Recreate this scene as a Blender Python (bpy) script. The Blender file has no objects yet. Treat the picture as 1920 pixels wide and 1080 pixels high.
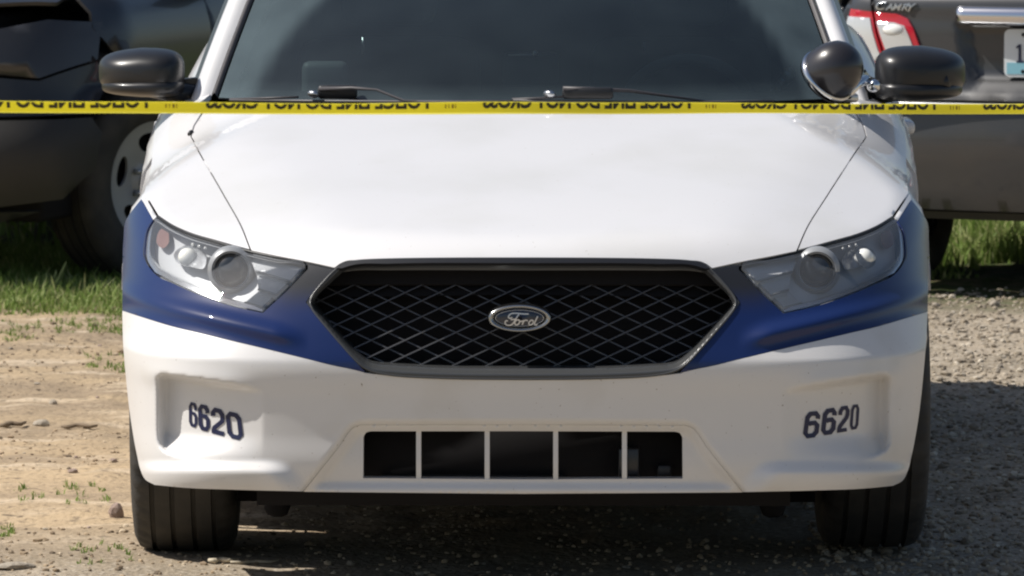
import bpy, bmesh, math, random
import numpy as np
from mathutils import Vector, Matrix, geometry

random.seed(7)
RNG = np.random.default_rng(11)
S = bpy.context.scene
COL = S.collection

# ------------------------------------------------------------------ camera, sky, sun
FPX, CAMZ, DIST = 12300.0, 1.97, 15.0          # focal length in 1920-wide pixels, height, metres to the car's nose
PITCH = math.atan(1024.0 / FPX)
cam_d = bpy.data.cameras.new('camera')
cam = bpy.data.objects.new('camera', cam_d); COL.objects.link(cam)
cam.location = (0, -DIST, CAMZ)
cam.rotation_euler = (math.radians(90) - PITCH, 0, 0)
cam_d.sensor_width = 36.0
cam_d.lens = FPX / 1920.0 * 36.0
cam_d.clip_start, cam_d.clip_end = 0.5, 3000
cam_d.dof.use_dof = True
cam_d.dof.focus_distance = DIST + 0.4
cam_d.dof.aperture_fstop = 16.0
S.camera = cam

SUN_EL, SUN_BACK = math.radians(50), math.radians(-1)
to_sun = Vector((-math.cos(SUN_EL) * math.cos(SUN_BACK), math.cos(SUN_EL) * math.sin(SUN_BACK), math.sin(SUN_EL)))
world = bpy.data.worlds.new('World'); S.world = world; world.use_nodes = True
wn = world.node_tree.nodes
sky = wn.new('ShaderNodeTexSky'); sky.sky_type = 'NISHITA'; sky.sun_disc = False
sky.sun_elevation = SUN_EL
sky.sun_rotation = math.atan2(to_sun.x, to_sun.y) % (2 * math.pi)
sky.air_density = 1.0; sky.dust_density = 1.5
world.node_tree.links.new(sky.outputs[0], wn['Background'].inputs[0])
wn['Background'].inputs[1].default_value = 0.07
sun_d = bpy.data.lights.new('sun', 'SUN'); sun_d.energy = 4.6; sun_d.angle = math.radians(0.55)
sun_d.color = (1.0, 0.955, 0.89)
sun = bpy.data.objects.new('sun', sun_d); COL.objects.link(sun)
sun.location = to_sun * 40
sun.rotation_euler = to_sun.to_track_quat('Z', 'Y').to_euler()

S.view_settings.view_transform = 'Standard'
S.view_settings.look = 'None'
S.view_settings.exposure = 0.18
S.view_settings.gamma = 1.0
S.view_settings.use_curve_mapping = False
S.render.engine = 'CYCLES'
S.cycles.filter_width = 2.2
S.cycles.use_denoising = True
S.cycles.max_bounces = 10
S.cycles.transparent_max_bounces = 12

# ------------------------------------------------------------------ materials
def mat(name, col, rough=0.5, metal=0.0, coat=0.0, spec=0.5, bump=None, var=None, speck=None, trans=0.0, coat_rough=0.04):
    m = bpy.data.materials.new(name); m.use_nodes = True
    nt = m.node_tree; b = nt.nodes['Principled BSDF']
    b.inputs['Base Color'].default_value = (*col, 1)
    b.inputs['Roughness'].default_value = rough
    b.inputs['Metallic'].default_value = metal
    b.inputs['Coat Weight'].default_value = coat
    b.inputs['Coat Roughness'].default_value = coat_rough
    b.inputs['Specular IOR Level'].default_value = spec
    b.inputs['Transmission Weight'].default_value = trans
    tc = None
    if bump or var or speck:
        tc = nt.nodes.new('ShaderNodeTexCoord')
    last = None
    if var:                                     # var = (scale, second colour, low, high)
        n = nt.nodes.new('ShaderNodeTexNoise'); n.inputs['Scale'].default_value = var[0]; n.inputs['Detail'].default_value = 6
        nt.links.new(tc.outputs['Object'], n.inputs['Vector'])
        r = nt.nodes.new('ShaderNodeMapRange'); r.inputs[1].default_value = var[2]; r.inputs[2].default_value = var[3]
        nt.links.new(n.outputs['Fac'], r.inputs[0])
        mx = nt.nodes.new('ShaderNodeMix'); mx.data_type = 'RGBA'
        mx.inputs[6].default_value = (*col, 1); mx.inputs[7].default_value = (*var[1], 1)
        nt.links.new(r.outputs[0], mx.inputs[0]); last = mx.outputs[2]
    if speck:                                   # speck = (scale, colour, threshold): small dirt and bug spots
        n = nt.nodes.new('ShaderNodeTexNoise'); n.inputs['Scale'].default_value = speck[0]; n.inputs['Detail'].default_value = 2
        nt.links.new(tc.outputs['Object'], n.inputs['Vector'])
        r = nt.nodes.new('ShaderNodeMapRange'); r.inputs[1].default_value = speck[2]; r.inputs[2].default_value = speck[2] + 0.05
        nt.links.new(n.outputs['Fac'], r.inputs[0])
        mx = nt.nodes.new('ShaderNodeMix'); mx.data_type = 'RGBA'
        mx.inputs[6].default_value = (*col, 1); mx.inputs[7].default_value = (*speck[1], 1)
        if last: nt.links.new(last, mx.inputs[6])
        nt.links.new(r.outputs[0], mx.inputs[0]); last = mx.outputs[2]
    if last: nt.links.new(last, b.inputs['Base Color'])
    if bump:                                    # bump = (scale, strength, distance)
        n = nt.nodes.new('ShaderNodeTexNoise'); n.inputs['Scale'].default_value = bump[0]; n.inputs['Detail'].default_value = 5
        nt.links.new(tc.outputs['Object'], n.inputs['Vector'])
        bp = nt.nodes.new('ShaderNodeBump'); bp.inputs['Strength'].default_value = bump[1]; bp.inputs['Distance'].default_value = bump[2]
        nt.links.new(n.outputs['Fac'], bp.inputs['Height']); nt.links.new(bp.outputs[0], b.inputs['Normal'])
    return m

def glass(name, tint, ior=1.5, rough=0.0, film=None):
    """thin pane: tinted see-through plus a Fresnel reflection; film = (colour, amount) adds a diffuse film for dusty areas and painted glare"""
    m = bpy.data.materials.new(name); m.use_nodes = True
    nt = m.node_tree; N = nt.nodes; L = nt.links; N.clear()
    o = N.new('ShaderNodeOutputMaterial')
    t = N.new('ShaderNodeBsdfTransparent'); t.inputs[0].default_value = (*tint, 1)
    g = N.new('ShaderNodeBsdfGlossy'); g.inputs['Roughness'].default_value = rough
    g.inputs[0].default_value = (1, 1, 1, 1)
    fr = N.new('ShaderNodeFresnel'); fr.inputs[0].default_value = ior
    mx = N.new('ShaderNodeMixShader')
    L.new(fr.outputs[0], mx.inputs[0]); L.new(t.outputs[0], mx.inputs[1]); L.new(g.outputs[0], mx.inputs[2])
    out = mx.outputs[0]
    if film:
        d = N.new('ShaderNodeBsdfDiffuse'); d.inputs[0].default_value = (*film[0], 1)
        m2 = N.new('ShaderNodeMixShader')
        tc = N.new('ShaderNodeTexCoord')
        at = N.new('ShaderNodeAttribute'); at.attribute_name = 'dust_glare'
        n = N.new('ShaderNodeTexNoise'); n.inputs['Scale'].default_value = 7; n.inputs['Detail'].default_value = 5
        L.new(tc.outputs['Object'], n.inputs['Vector'])
        mu = N.new('ShaderNodeMath'); mu.operation = 'MULTIPLY'; L.new(at.outputs['Fac'], mu.inputs[0])
        ad = N.new('ShaderNodeMath'); ad.operation = 'MULTIPLY_ADD'; ad.inputs[1].default_value = 0.9; ad.inputs[2].default_value = 0.55
        L.new(n.outputs['Fac'], ad.inputs[0]); L.new(ad.outputs[0], mu.inputs[1])
        m3 = N.new('ShaderNodeMath'); m3.operation = 'MULTIPLY'; m3.inputs[1].default_value = film[1]
        L.new(mu.outputs[0], m3.inputs[0])
        L.new(m3.outputs[0], m2.inputs[0]); L.new(out, m2.inputs[1]); L.new(d.outputs[0], m2.inputs[2]); out = m2.outputs[0]
    L.new(out, o.inputs[0])
    return m

M = {}
M['white'] = mat('white_paint', (0.765, 0.755, 0.755), 0.38, coat=0.7, speck=(160, (0.35, 0.30, 0.24), 0.735), var=(3.0, (0.70, 0.69, 0.67), 0.45, 0.75))
M['bumper'] = mat('white_bumper_paint', (0.74, 0.725, 0.71), 0.42, coat=0.55, speck=(120, (0.30, 0.25, 0.2), 0.725), var=(4.0, (0.62, 0.59, 0.54), 0.50, 0.85))
M['blue'] = mat('blue_band_paint', (0.007, 0.021, 0.100), 0.45, coat=0.8, spec=0.15, coat_rough=0.03)
M['navy'] = mat('navy_vinyl', (0.012, 0.017, 0.06), 0.4)
M['black'] = mat('black_plastic', (0.018, 0.018, 0.019), 0.42, bump=(300, 0.15, 0.001))
M['gloss_black'] = mat('satin_black_trim', (0.02, 0.02, 0.022), 0.3, coat=0.3)
M['void'] = mat('matte_black', (0.019, 0.018, 0.019), 0.9, spec=0.1)
M['grille'] = mat('grille_plastic', (0.090, 0.090, 0.095), 0.32)
M['frame'] = mat('grille_frame_plastic', (0.06, 0.062, 0.063), 0.28, coat=0.2)
M['chrome'] = mat('chrome', (0.78, 0.79, 0.80), 0.10, metal=1.0)
M['brushed'] = mat('brushed_metal', (0.55, 0.56, 0.57), 0.30, metal=1.0)
M['housing'] = mat('lamp_housing', (0.54, 0.55, 0.56), 0.42, metal=0.1)
M['reflector'] = mat('lamp_reflector', (0.55, 0.56, 0.58), 0.22, metal=0.9)
M['fin'] = mat('lamp_fin', (0.66, 0.67, 0.68), 0.4, metal=0.1)
M['barrel'] = mat('lamp_barrel', (0.33, 0.34, 0.35), 0.4, metal=0.15)
M['amber'] = mat('amber_lens', (0.20, 0.09, 0.07), 0.45, coat=0.4)
M['projector'] = mat('projector_glass', (0.03, 0.035, 0.04), 0.06, coat=1.0)
M['lamp_white'] = mat('lamp_white', (0.85, 0.85, 0.80), 0.15, coat=1.0)
M['lens'] = glass('headlight_lens', (0.95, 0.96, 0.97), 1.5, film=((0.74, 0.76, 0.78), 0.08))
M['windshield'] = glass('windshield_glass', (0.40, 0.47, 0.47), 1.58, film=((0.30, 0.40, 0.43), 0.19))
M['side_glass'] = glass('tinted_side_glass', (0.04, 0.045, 0.045), 1.5)
M['rubber'] = mat('tyre_rubber', (0.030, 0.029, 0.027), 0.75, bump=(180, 0.3, 0.002), var=(9, (0.075, 0.066, 0.054), 0.40, 0.85))
M['seal'] = mat('rubber_seal', (0.06, 0.055, 0.058), 0.5)
M['steel'] = mat('grey_steel_wheel', (0.40, 0.405, 0.40), 0.45, metal=0.1)
M['dash'] = mat('dashboard_plastic', (0.035, 0.036, 0.038), 0.6)
M['seat'] = mat('seat_cloth', (0.05, 0.052, 0.055), 0.9)
M['wheel_rim'] = mat('steering_wheel_leather', (0.16, 0.17, 0.175), 0.5)
M['device'] = mat('grey_device_plastic', (0.18, 0.20, 0.20), 0.5)
M['blade'] = mat('wiper_blade_rubber', (0.10, 0.095, 0.10), 0.45)
M['suv'] = mat('black_car_paint', (0.010, 0.010, 0.011), 0.35, coat=0.5, var=(2.5, (0.022, 0.02, 0.018), 0.45, 0.8))
M['suv_plastic'] = mat('dark_bumper_plastic', (0.022, 0.021, 0.019), 0.55, var=(5, (0.035, 0.031, 0.025), 0.4, 0.8))
M['sedan'] = mat('dark_grey_car_paint', (0.044, 0.045, 0.048), 0.4, metal=0.2, coat=0.7, var=(3, (0.060, 0.056, 0.050), 0.45, 0.85))
M['red'] = mat('red_lens', (0.50, 0.010, 0.03), 0.12, coat=1.0)
M['clear_lens'] = mat('clear_tail_lens', (0.66, 0.67, 0.68), 0.18, metal=0.35, coat=1.0)
M['plate'] = mat('licence_plate_white', (0.72, 0.75, 0.76), 0.4)
M['plate_blue'] = mat('licence_plate_blue', (0.25, 0.52, 0.62), 0.4)
M['tape'] = mat('yellow_plastic_tape', (0.88, 0.80, 0.10), 0.35, spec=0.4, bump=(40, 0.15, 0.003))
_nt = M['tape'].node_tree; _t = _nt.nodes.new('ShaderNodeBsdfTranslucent'); _t.inputs[0].default_value = (0.93, 0.86, 0.11, 1)
_mx = _nt.nodes.new('ShaderNodeMixShader'); _mx.inputs[0].default_value = 0.55
_nt.links.new(_nt.nodes['Principled BSDF'].outputs[0], _mx.inputs[1]); _nt.links.new(_t.outputs[0], _mx.inputs[2])
_nt.links.new(_mx.outputs[0], _nt.nodes['Material Output'].inputs[0])
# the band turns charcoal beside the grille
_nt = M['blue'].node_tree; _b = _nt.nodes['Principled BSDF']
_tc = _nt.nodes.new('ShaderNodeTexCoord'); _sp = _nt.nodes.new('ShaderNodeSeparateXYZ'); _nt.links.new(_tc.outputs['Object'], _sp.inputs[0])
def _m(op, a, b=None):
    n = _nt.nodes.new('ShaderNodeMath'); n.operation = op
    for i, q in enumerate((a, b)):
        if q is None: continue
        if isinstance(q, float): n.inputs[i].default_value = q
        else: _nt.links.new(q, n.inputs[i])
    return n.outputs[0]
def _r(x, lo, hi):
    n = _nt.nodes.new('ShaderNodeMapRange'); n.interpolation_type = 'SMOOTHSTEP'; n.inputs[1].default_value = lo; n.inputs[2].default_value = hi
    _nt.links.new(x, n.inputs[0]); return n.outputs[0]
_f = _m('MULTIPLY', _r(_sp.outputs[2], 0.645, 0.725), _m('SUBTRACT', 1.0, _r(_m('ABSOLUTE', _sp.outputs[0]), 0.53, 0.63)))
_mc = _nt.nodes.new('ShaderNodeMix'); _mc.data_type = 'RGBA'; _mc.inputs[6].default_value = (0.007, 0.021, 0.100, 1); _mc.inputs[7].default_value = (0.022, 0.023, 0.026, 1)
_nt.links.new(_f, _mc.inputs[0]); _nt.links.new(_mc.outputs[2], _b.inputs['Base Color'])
M['ink'] = mat('black_ink', (0.03, 0.025, 0.01), 0.5)
M['small_ink'] = mat('brown_ink', (0.35, 0.22, 0.03), 0.5)
M['rock'] = mat('pale_rock', (0.40, 0.35, 0.28), 0.9, var=(30, (0.26, 0.22, 0.17), 0.35, 0.7), bump=(60, 0.6, 0.01))
M['rock_red'] = mat('reddish_rock', (0.34, 0.25, 0.21), 0.9, var=(30, (0.22, 0.17, 0.14), 0.35, 0.7), bump=(60, 0.6, 0.01))
M['twig'] = mat('dry_twig', (0.20, 0.15, 0.10), 0.9)
M['straw'] = mat('pale_straw', (0.55, 0.48, 0.36), 0.8)

# ------------------------------------------------------------------ object helpers
def mk(name, verts, faces, m, parent=None, smooth=True, loc=None):
    me = bpy.data.meshes.new(name)
    me.from_pydata([tuple(v) for v in verts], [], [tuple(f) for f in faces])
    me.materials.append(m)
    if smooth: me.polygons.foreach_set('use_smooth', np.ones(len(me.polygons), dtype=bool))
    me.update()
    o = bpy.data.objects.new(name, me); COL.objects.link(o)
    if parent: o.parent = parent
    if loc: o.location = loc
    return o

def bm_obj(name, bm, m, parent=None, smooth=False):
    me = bpy.data.meshes.new(name); bm.to_mesh(me); bm.free()
    me.materials.append(m)
    if smooth: me.polygons.foreach_set('use_smooth', np.ones(len(me.polygons), dtype=bool))
    o = bpy.data.objects.new(name, me); COL.objects.link(o)
    if parent: o.parent = parent
    return o

def root(name, label, cat, loc=(0, 0, 0), rz=0.0, group=None):
    o = bpy.data.objects.new(name, None); COL.objects.link(o)
    o.location = loc; o.rotation_euler = (0, 0, rz)
    tag(o, label, cat, group)
    return o

def tag(o, label, cat, group=None):
    o['label'] = label; o['category'] = cat
    if group: o['group'] = group
    return o

def box(name, lo, hi, m, parent=None, bevel=0.01, seg=2, rot=None, smooth=True):
    c = [(a + b) / 2 for a, b in zip(lo, hi)]; s = [abs(b - a) for a, b in zip(lo, hi)]
    bm = bmesh.new(); bmesh.ops.create_cube(bm, size=1.0)
    bmesh.ops.scale(bm, vec=s, verts=bm.verts)
    if bevel: bmesh.ops.bevel(bm, geom=bm.edges[:], offset=min(bevel, min(s) * 0.45), segments=seg, affect='EDGES', profile=0.5)
    o = bm_obj(name, bm, m, parent, smooth)
    o.location = c
    if rot: o.rotation_euler = rot
    return o

def tube(name, pts, rad, m, parent=None, n=8, closed=False, flat=1.0):
    pts = [Vector(p) for p in pts]; k = len(pts)
    rads = rad if isinstance(rad, (list, tuple)) else [rad] * k
    vs, fs = [], []
    for i, p in enumerate(pts):
        a = pts[(i - 1) % k] if (closed or i > 0) else p
        b = pts[(i + 1) % k] if (closed or i < k - 1) else p
        t = (b - a).normalized()
        up = Vector((0, 0, 1)) if abs(t.z) < 0.95 else Vector((0, 1, 0))
        s = t.cross(up).normalized(); u = s.cross(t).normalized()
        for j in range(n):
            an = 2 * math.pi * j / n
            vs.append(p + s * math.cos(an) * rads[i] + u * math.sin(an) * rads[i] * flat)
    for i in range(k if closed else k - 1):
        i2 = (i + 1) % k
        for j in range(n):
            j2 = (j + 1) % n
            fs.append((i * n + j, i * n + j2, i2 * n + j2, i2 * n + j))
    if not closed:
        fs.append(tuple(range(n - 1, -1, -1))); fs.append(tuple((k - 1) * n + j for j in range(n)))
    return mk(name, vs, fs, m, parent)

def lathe(name, prof, m, parent=None, n=48, axis=Vector((0, -1, 0)), at=(0, 0, 0), sx=1.0, sz=1.0, close=True):
    """prof = [(radius, distance along axis)]"""
    axis = Vector(axis).normalized()
    ref = Vector((0, 0, 1)) if abs(axis.z) < 0.9 else Vector((1, 0, 0))
    e1 = ref.cross(axis).normalized(); e2 = axis.cross(e1).normalized()
    vs, fs = [], []
    at = Vector(at)
    for (r, h) in prof:
        for j in range(n):
            a = 2 * math.pi * j / n
            vs.append(at + axis * h + e1 * (r * math.cos(a) * sx) + e2 * (r * math.sin(a) * sz))
    k = len(prof)
    for i in range(k - 1):
        for j in range(n):
            j2 = (j + 1) % n
            fs.append((i * n + j, i * n + j2, (i + 1) * n + j2, (i + 1) * n + j))
    if close:
        fs.append(tuple(range(n - 1, -1, -1))); fs.append(tuple((k - 1) * n + j for j in range(n)))
    o = mk(name, vs, fs, m, parent)
    return o

def sharp(o, deg=35):
    """split shading at edges sharper than deg"""
    me = o.data
    bm = bmesh.new(); bm.from_mesh(me)
    bmesh.ops.recalc_face_normals(bm, faces=bm.faces)
    for e in bm.edges:
        e.smooth = not (len(e.link_faces) == 2 and e.calc_face_angle(0) > math.radians(deg))
    bm.to_mesh(me); bm.free()
    return o

def crv(pts, step=6.0, closed=False):
    """Catmull-Rom through pts, sampled every ~step"""
    P = np.array(pts, float); n = len(P); out = []
    for i in range(n - 1):
        p0 = P[i - 1] if i > 0 else 2 * P[0] - P[1]
        p1, p2 = P[i], P[i + 1]
        p3 = P[i + 2] if i + 2 < n else 2 * P[-1] - P[-2]
        d = np.linalg.norm(p2 - p1)
        k = max(1, int(math.ceil(d / step)))
        d01 = max(np.linalg.norm(p1 - p0), 1e-6); d23 = max(np.linalg.norm(p3 - p2), 1e-6)
        m1 = ((p2 - p1) / d * d01 + (p1 - p0) / d01 * d) / (d + d01) if d > 0 else p2 * 0
        m2 = ((p3 - p2) / d23 * d + (p2 - p1) / d * d23) / (d + d23) if d > 0 else p2 * 0
        for j in range(k):
            t = j / k; h = t * t * (3 - 2 * t)
            out.append((1 - h) * p1 + h * p2 + d * (t * (1 - t) ** 2 * m1 - t * t * (1 - t) * m2))
    out.append(P[-1])
    return [tuple(p) for p in out]

def lin(pts, step=6.0):
    out = []
    for a, b in zip(pts[:-1], pts[1:]):
        a, b = np.array(a, float), np.array(b, float)
        k = max(1, int(math.ceil(np.linalg.norm(b - a) / step)))
        for j in range(k): out.append(tuple(a + (b - a) * j / k))
    out.append(tuple(pts[-1]))
    return out

def join_loops(*segs):
    out = []
    for s in segs:
        for p in s:
            if not out or abs(out[-1][0] - p[0]) + abs(out[-1][1] - p[1]) > 1e-6: out.append(tuple(p))
    if abs(out[0][0] - out[-1][0]) + abs(out[0][1] - out[-1][1]) < 1e-6: out.pop()
    return out

def mirror_loop(half):
    """half runs from the centre line back to the centre line"""
    return join_loops(half, [(-p, q) for p, q in reversed(half)])

def inside(pts, loops):
    x, y = pts[:, 0], pts[:, 1]; r = np.zeros(len(pts), bool)
    for lp in loops:
        a = np.array(lp, float); b = np.roll(a, -1, axis=0)
        for (x1, y1), (x2, y2) in zip(a, b):
            if y1 == y2: continue
            c = ((y1 > y) != (y2 > y)) & (x < (x2 - x1) * (y - y1) / (y2 - y1) + x1)
            r ^= c
    return r

def triangulate(loops, sp):
    vs, es = [], []
    for lp in loops:
        s0 = len(vs)
        for a, b in zip(lp, lp[1:] + lp[:1]):
            k = max(1, int(math.ceil(math.dist(a, b) / (sp * 1.25))))
            for j in range(k): vs.append((a[0] + (b[0] - a[0]) * j / k, a[1] + (b[1] - a[1]) * j / k))
        n = len(vs) - s0
        es += [(s0 + i, s0 + (i + 1) % n) for i in range(n)]
    B = np.array(vs)
    lo, hi = B.min(0), B.max(0)
    gx = np.arange(lo[0] + sp * 0.37, hi[0], sp); gy = np.arange(lo[1] + sp * 0.41, hi[1], sp * 0.9)
    G = np.array([(x + (sp * 0.5 if j % 2 else 0), y) for j, y in enumerate(gy) for x in gx]).reshape(-1, 2)
    if len(G):
        G = G[inside(G, loops)]
    if len(G):
        keep = np.ones(len(G), bool)
        for s in range(0, len(G), 2000):
            d = ((G[s:s + 2000, None, :] - B[None]) ** 2).sum(2).min(1)
            keep[s:s + 2000] = d > (sp * 0.5) ** 2
        G = G[keep]
    allv = [Vector(v) for v in vs] + [Vector((float(g[0]), float(g[1]))) for g in G]
    ov, oe, of, *_ = geometry.delaunay_2d_cdt(allv, es, [], 0, 1e-7)
    V = np.array([(v.x, v.y) for v in ov]); T = np.array([f for f in of if len(f) == 3])
    c = V[T].mean(1)
    T = T[inside(c, loops)]
    used = np.unique(T); mp = -np.ones(len(V), int); mp[used] = np.arange(len(used))
    return V[used], mp[T]

# ------------------------------------------------------------------ body surfaces
def spline_table(pts, n=600):
    P = np.array(pts, float); x, y = P[:, 0], P[:, 1]
    m = np.gradient(y, x)
    X = np.linspace(x[0], x[-1], n); i = np.clip(np.searchsorted(x, X) - 1, 0, len(x) - 2)
    h = x[i + 1] - x[i]; t = (X - x[i]) / h
    Y = (2*t**3-3*t**2+1)*y[i] + (t**3-2*t**2+t)*h*m[i] + (-2*t**3+3*t**2)*y[i+1] + (t**3-t**2)*h*m[i+1]
    return X, Y

def sstep(a, b, x):
    t = np.clip((x - a) / (b - a), 0, 1); return t * t * (3 - 2 * t)

def smax(a, b, k):
    h = np.clip(0.5 + 0.5 * (a - b) / k, 0, 1)
    return b + (a - b) * h + k * h * (1 - h)

class Surf:
    """a car body below the windows: nose, tail, top and side sheets blended into one skin"""
    def __init__(s, plan, prof, sweep, top, crown, side, L, tail=(0.12, 0.3), ks=(0.10, 0.06)):
        s.plan, s.sweep, s.crown, s.side, s.L, s.tail, s.ks = plan, sweep, crown, side, L, tail, ks
        s.px, s.py = spline_table(prof); s.tx, s.ty = spline_table(top)
    def F(s, x, y, z):
        ax = np.abs(x)
        yf = s.plan[0] * ax**2 + s.plan[1] * ax**8 + np.interp(z, s.px, s.py) + s.sweep * np.clip(z - 0.55, 0, 1) * ax**2
        f1 = yf - y
        f2 = z - (np.interp(y, s.tx, s.ty) - s.crown(ax, y))
        f3 = ax - s.side(y, z)
        f4 = y - (s.L - s.tail[0] * ax**2 - s.tail[1] * ax**8 - 0.25 * np.clip(0.45 - z, 0, 1))
        return smax(smax(smax(f1, f3, s.ks[0]), f4, 0.12), f2, s.ks[1])
    def cast(s, O, D, t0, t1, n=260):
        N = len(O); ts = np.linspace(t0, t1, n)
        hit = np.full(N, np.nan); best = np.full(N, 1e9); bt = np.full(N, t0)
        prev = np.full(N, 1.0); pt = np.full(N, t0)
        for t in ts:
            P = O + D * t
            f = s.F(P[:, 0], P[:, 1], P[:, 2])
            cr = np.isnan(hit) & (f < 0)
            w = prev / np.maximum(prev - f, 1e-9)
            hit[cr] = (pt + (t - pt) * np.clip(w, 0, 1))[cr]
            better = f < best
            best[better] = f[better]; bt[better] = t
            prev, pt = f, np.full(N, t)
        miss = np.isnan(hit); hit[miss] = bt[miss]
        for _ in range(4):                      # Newton polish along the ray
            P = O + D * hit[:, None]; f = s.F(P[:, 0], P[:, 1], P[:, 2])
            P2 = O + D * (hit + 1e-4)[:, None]; g = (s.F(P2[:, 0], P2[:, 1], P2[:, 2]) - f) / 1e-4
            st = np.where(np.abs(g) > 0.03, f / np.where(np.abs(g) > 0.03, g, 1), 0)
            hit[~miss] -= np.clip(st, -0.02, 0.02)[~miss]
        return hit
    def normal(s, P):
        e = 1e-3; g = []
        for a in range(3):
            d = np.zeros(3); d[a] = e
            g.append((s.F(*(P + d).T) - s.F(*(P - d).T)) / (2 * e))
        g = np.array(g).T
        return g / np.linalg.norm(g, axis=1)[:, None]

def trace_dirs(U):
    """viewing directions of the photograph's centre-line camera for (p, q)"""
    rx = U[:, 0] / FPX; ry = -(U[:, 1] - 540.0) / FPX
    c, sn = math.cos(PITCH), math.sin(PITCH)
    D = np.stack([rx, c + ry * sn, -sn + ry * c], 1)
    return D / D[:, 1:2]

def rays(view, U):
    N = len(U); Z = np.zeros(N)
    if view == 'trace':
        return np.tile(np.array([[0, -DIST, CAMZ]]), (N, 1)), trace_dirs(U), 14.6, 17.4
    if view == 'side':
        return np.stack([Z + 1.6, U[:, 0], U[:, 1]], 1), np.tile(np.array([[-1.0, 0, 0]]), (N, 1)), 0.2, 1.6
    if view == 'front':
        return np.stack([U[:, 0], Z - 0.6, U[:, 1]], 1), np.tile(np.array([[0, 1.0, 0]]), (N, 1)), 0.2, 2.2
    if view == 'rear':
        return np.stack([U[:, 0], Z + 6.0, U[:, 1]], 1), np.tile(np.array([[0, -1.0, 0]]), (N, 1)), 0.2, 2.6
    if view == 'top':
        return np.stack([U[:, 0], U[:, 1], Z + 2.0], 1), np.tile(np.array([[0, 0, -1.0]]), (N, 1)), 0.2, 1.9

def on_skin(surf, view, U, disp=None, off=0.0):
    U = np.array(U, float)
    O, D, t0, t1 = rays(view, U)
    t = surf.cast(O, D, t0, t1)
    if disp is not None: t = t + disp(U)
    return O + D * (t + off)[:, None]

def panel(surf, name, view, loops, m, parent, sp, disp=None, off=0.0, flange=0.012, flip=False, both=False, flange_dir=None):
    """a sheet-metal panel: loops drawn in the given view, laid on the skin, with a turned-in edge"""
    if both:
        a = panel(surf, name, view, loops, m, parent, sp, disp, off, flange, False, False, flange_dir)
        b = panel(surf, name, view, loops, m, parent, sp, disp, off, flange, True, False, flange_dir)
        return a, b
    loops = [list(l) for l in loops]
    U, T = triangulate(loops, sp)
    P = on_skin(surf, view, U, disp, off)
    O, D, *_ = rays(view, U)
    n = np.cross(P[T[:, 1]] - P[T[:, 0]], P[T[:, 2]] - P[T[:, 0]])
    fl = (n * D[T[:, 0]]).sum(1) > 0
    T[fl] = T[fl][:, ::-1]
    n[fl] *= -1
    faces = [tuple(t) for t in T]
    verts = list(P)
    if flange:
        vn = np.zeros_like(P)
        for k in range(3): np.add.at(vn, T[:, k], n)
        ln = np.linalg.norm(vn, axis=1); ln[ln == 0] = 1; vn /= ln[:, None]
        cnt = {}
        for t in T:
            for a, b in ((t[0], t[1]), (t[1], t[2]), (t[2], t[0])):
                cnt.setdefault((min(a, b), max(a, b)), []).append((a, b))
        mp = {}
        def dup(i):
            if i not in mp:
                d = -vn[i] if flange_dir is None else np.array(flange_dir)
                mp[i] = (len(verts), len(verts) + 1)
                verts.append(P[i]); verts.append(P[i] + d * flange)
            return mp[i]
        for e in cnt.values():
            if len(e) == 1:
                a, b = e[0]; (a0, a1), (b0, b1) = dup(a), dup(b)
                faces.append((b0, a0, a1, b1))
    V = np.array(verts)
    if flip:
        V[:, 0] *= -1; faces = [f[::-1] for f in faces]
    o = mk(name, V, faces, m, parent)
    o.shadow_terminator_geometry_offset = 0.25
    return o

def ribbon(path, w, closed=False):
    """flat stroke: list of (left, right) points"""
    P = np.array(path, float); n = len(P); L, R = [], []
    for i in range(n):
        a = P[i - 1] if (closed or i > 0) else P[i]
        b = P[(i + 1) % n] if (closed or i < n - 1) else P[i]
        d1 = P[i] - a; d2 = b - P[i]
        d1 = d1 / (np.linalg.norm(d1) or 1); d2 = d2 / (np.linalg.norm(d2) or 1)
        t = d1 + d2; t = t / (np.linalg.norm(t) or 1)
        nn = np.array([-t[1], t[0]])
        c = max(0.6, abs(nn @ np.array([-d2[1], d2[0]])) if np.linalg.norm(d2) else 1)
        L.append(P[i] + nn * w / 2 / c); R.append(P[i] - nn * w / 2 / c)
    return L, R
# ================================================================== POLICE CAR
YAW = math.radians(0.70); OFFX = 0.0244
def loc(u, v, Y):
    """a photograph pixel at car depth Y -> point in the car's own frame"""
    D = trace_dirs(np.array([[u - 960.0, v]]))[0]
    d = DIST + Y
    dx, dy, z = D[0] * d - OFFX, Y, CAMZ + D[2] * d
    return Vector((dx * math.cos(YAW) - dy * math.sin(YAW), dx * math.sin(YAW) + dy * math.cos(YAW), z))
def wpt(u, v, d):
    """a photograph pixel at distance d -> world point"""
    D = trace_dirs(np.array([[u - 960.0, v]]))[0]
    return Vector((D[0] * d, d - DIST, CAMZ + D[2] * d))

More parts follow.
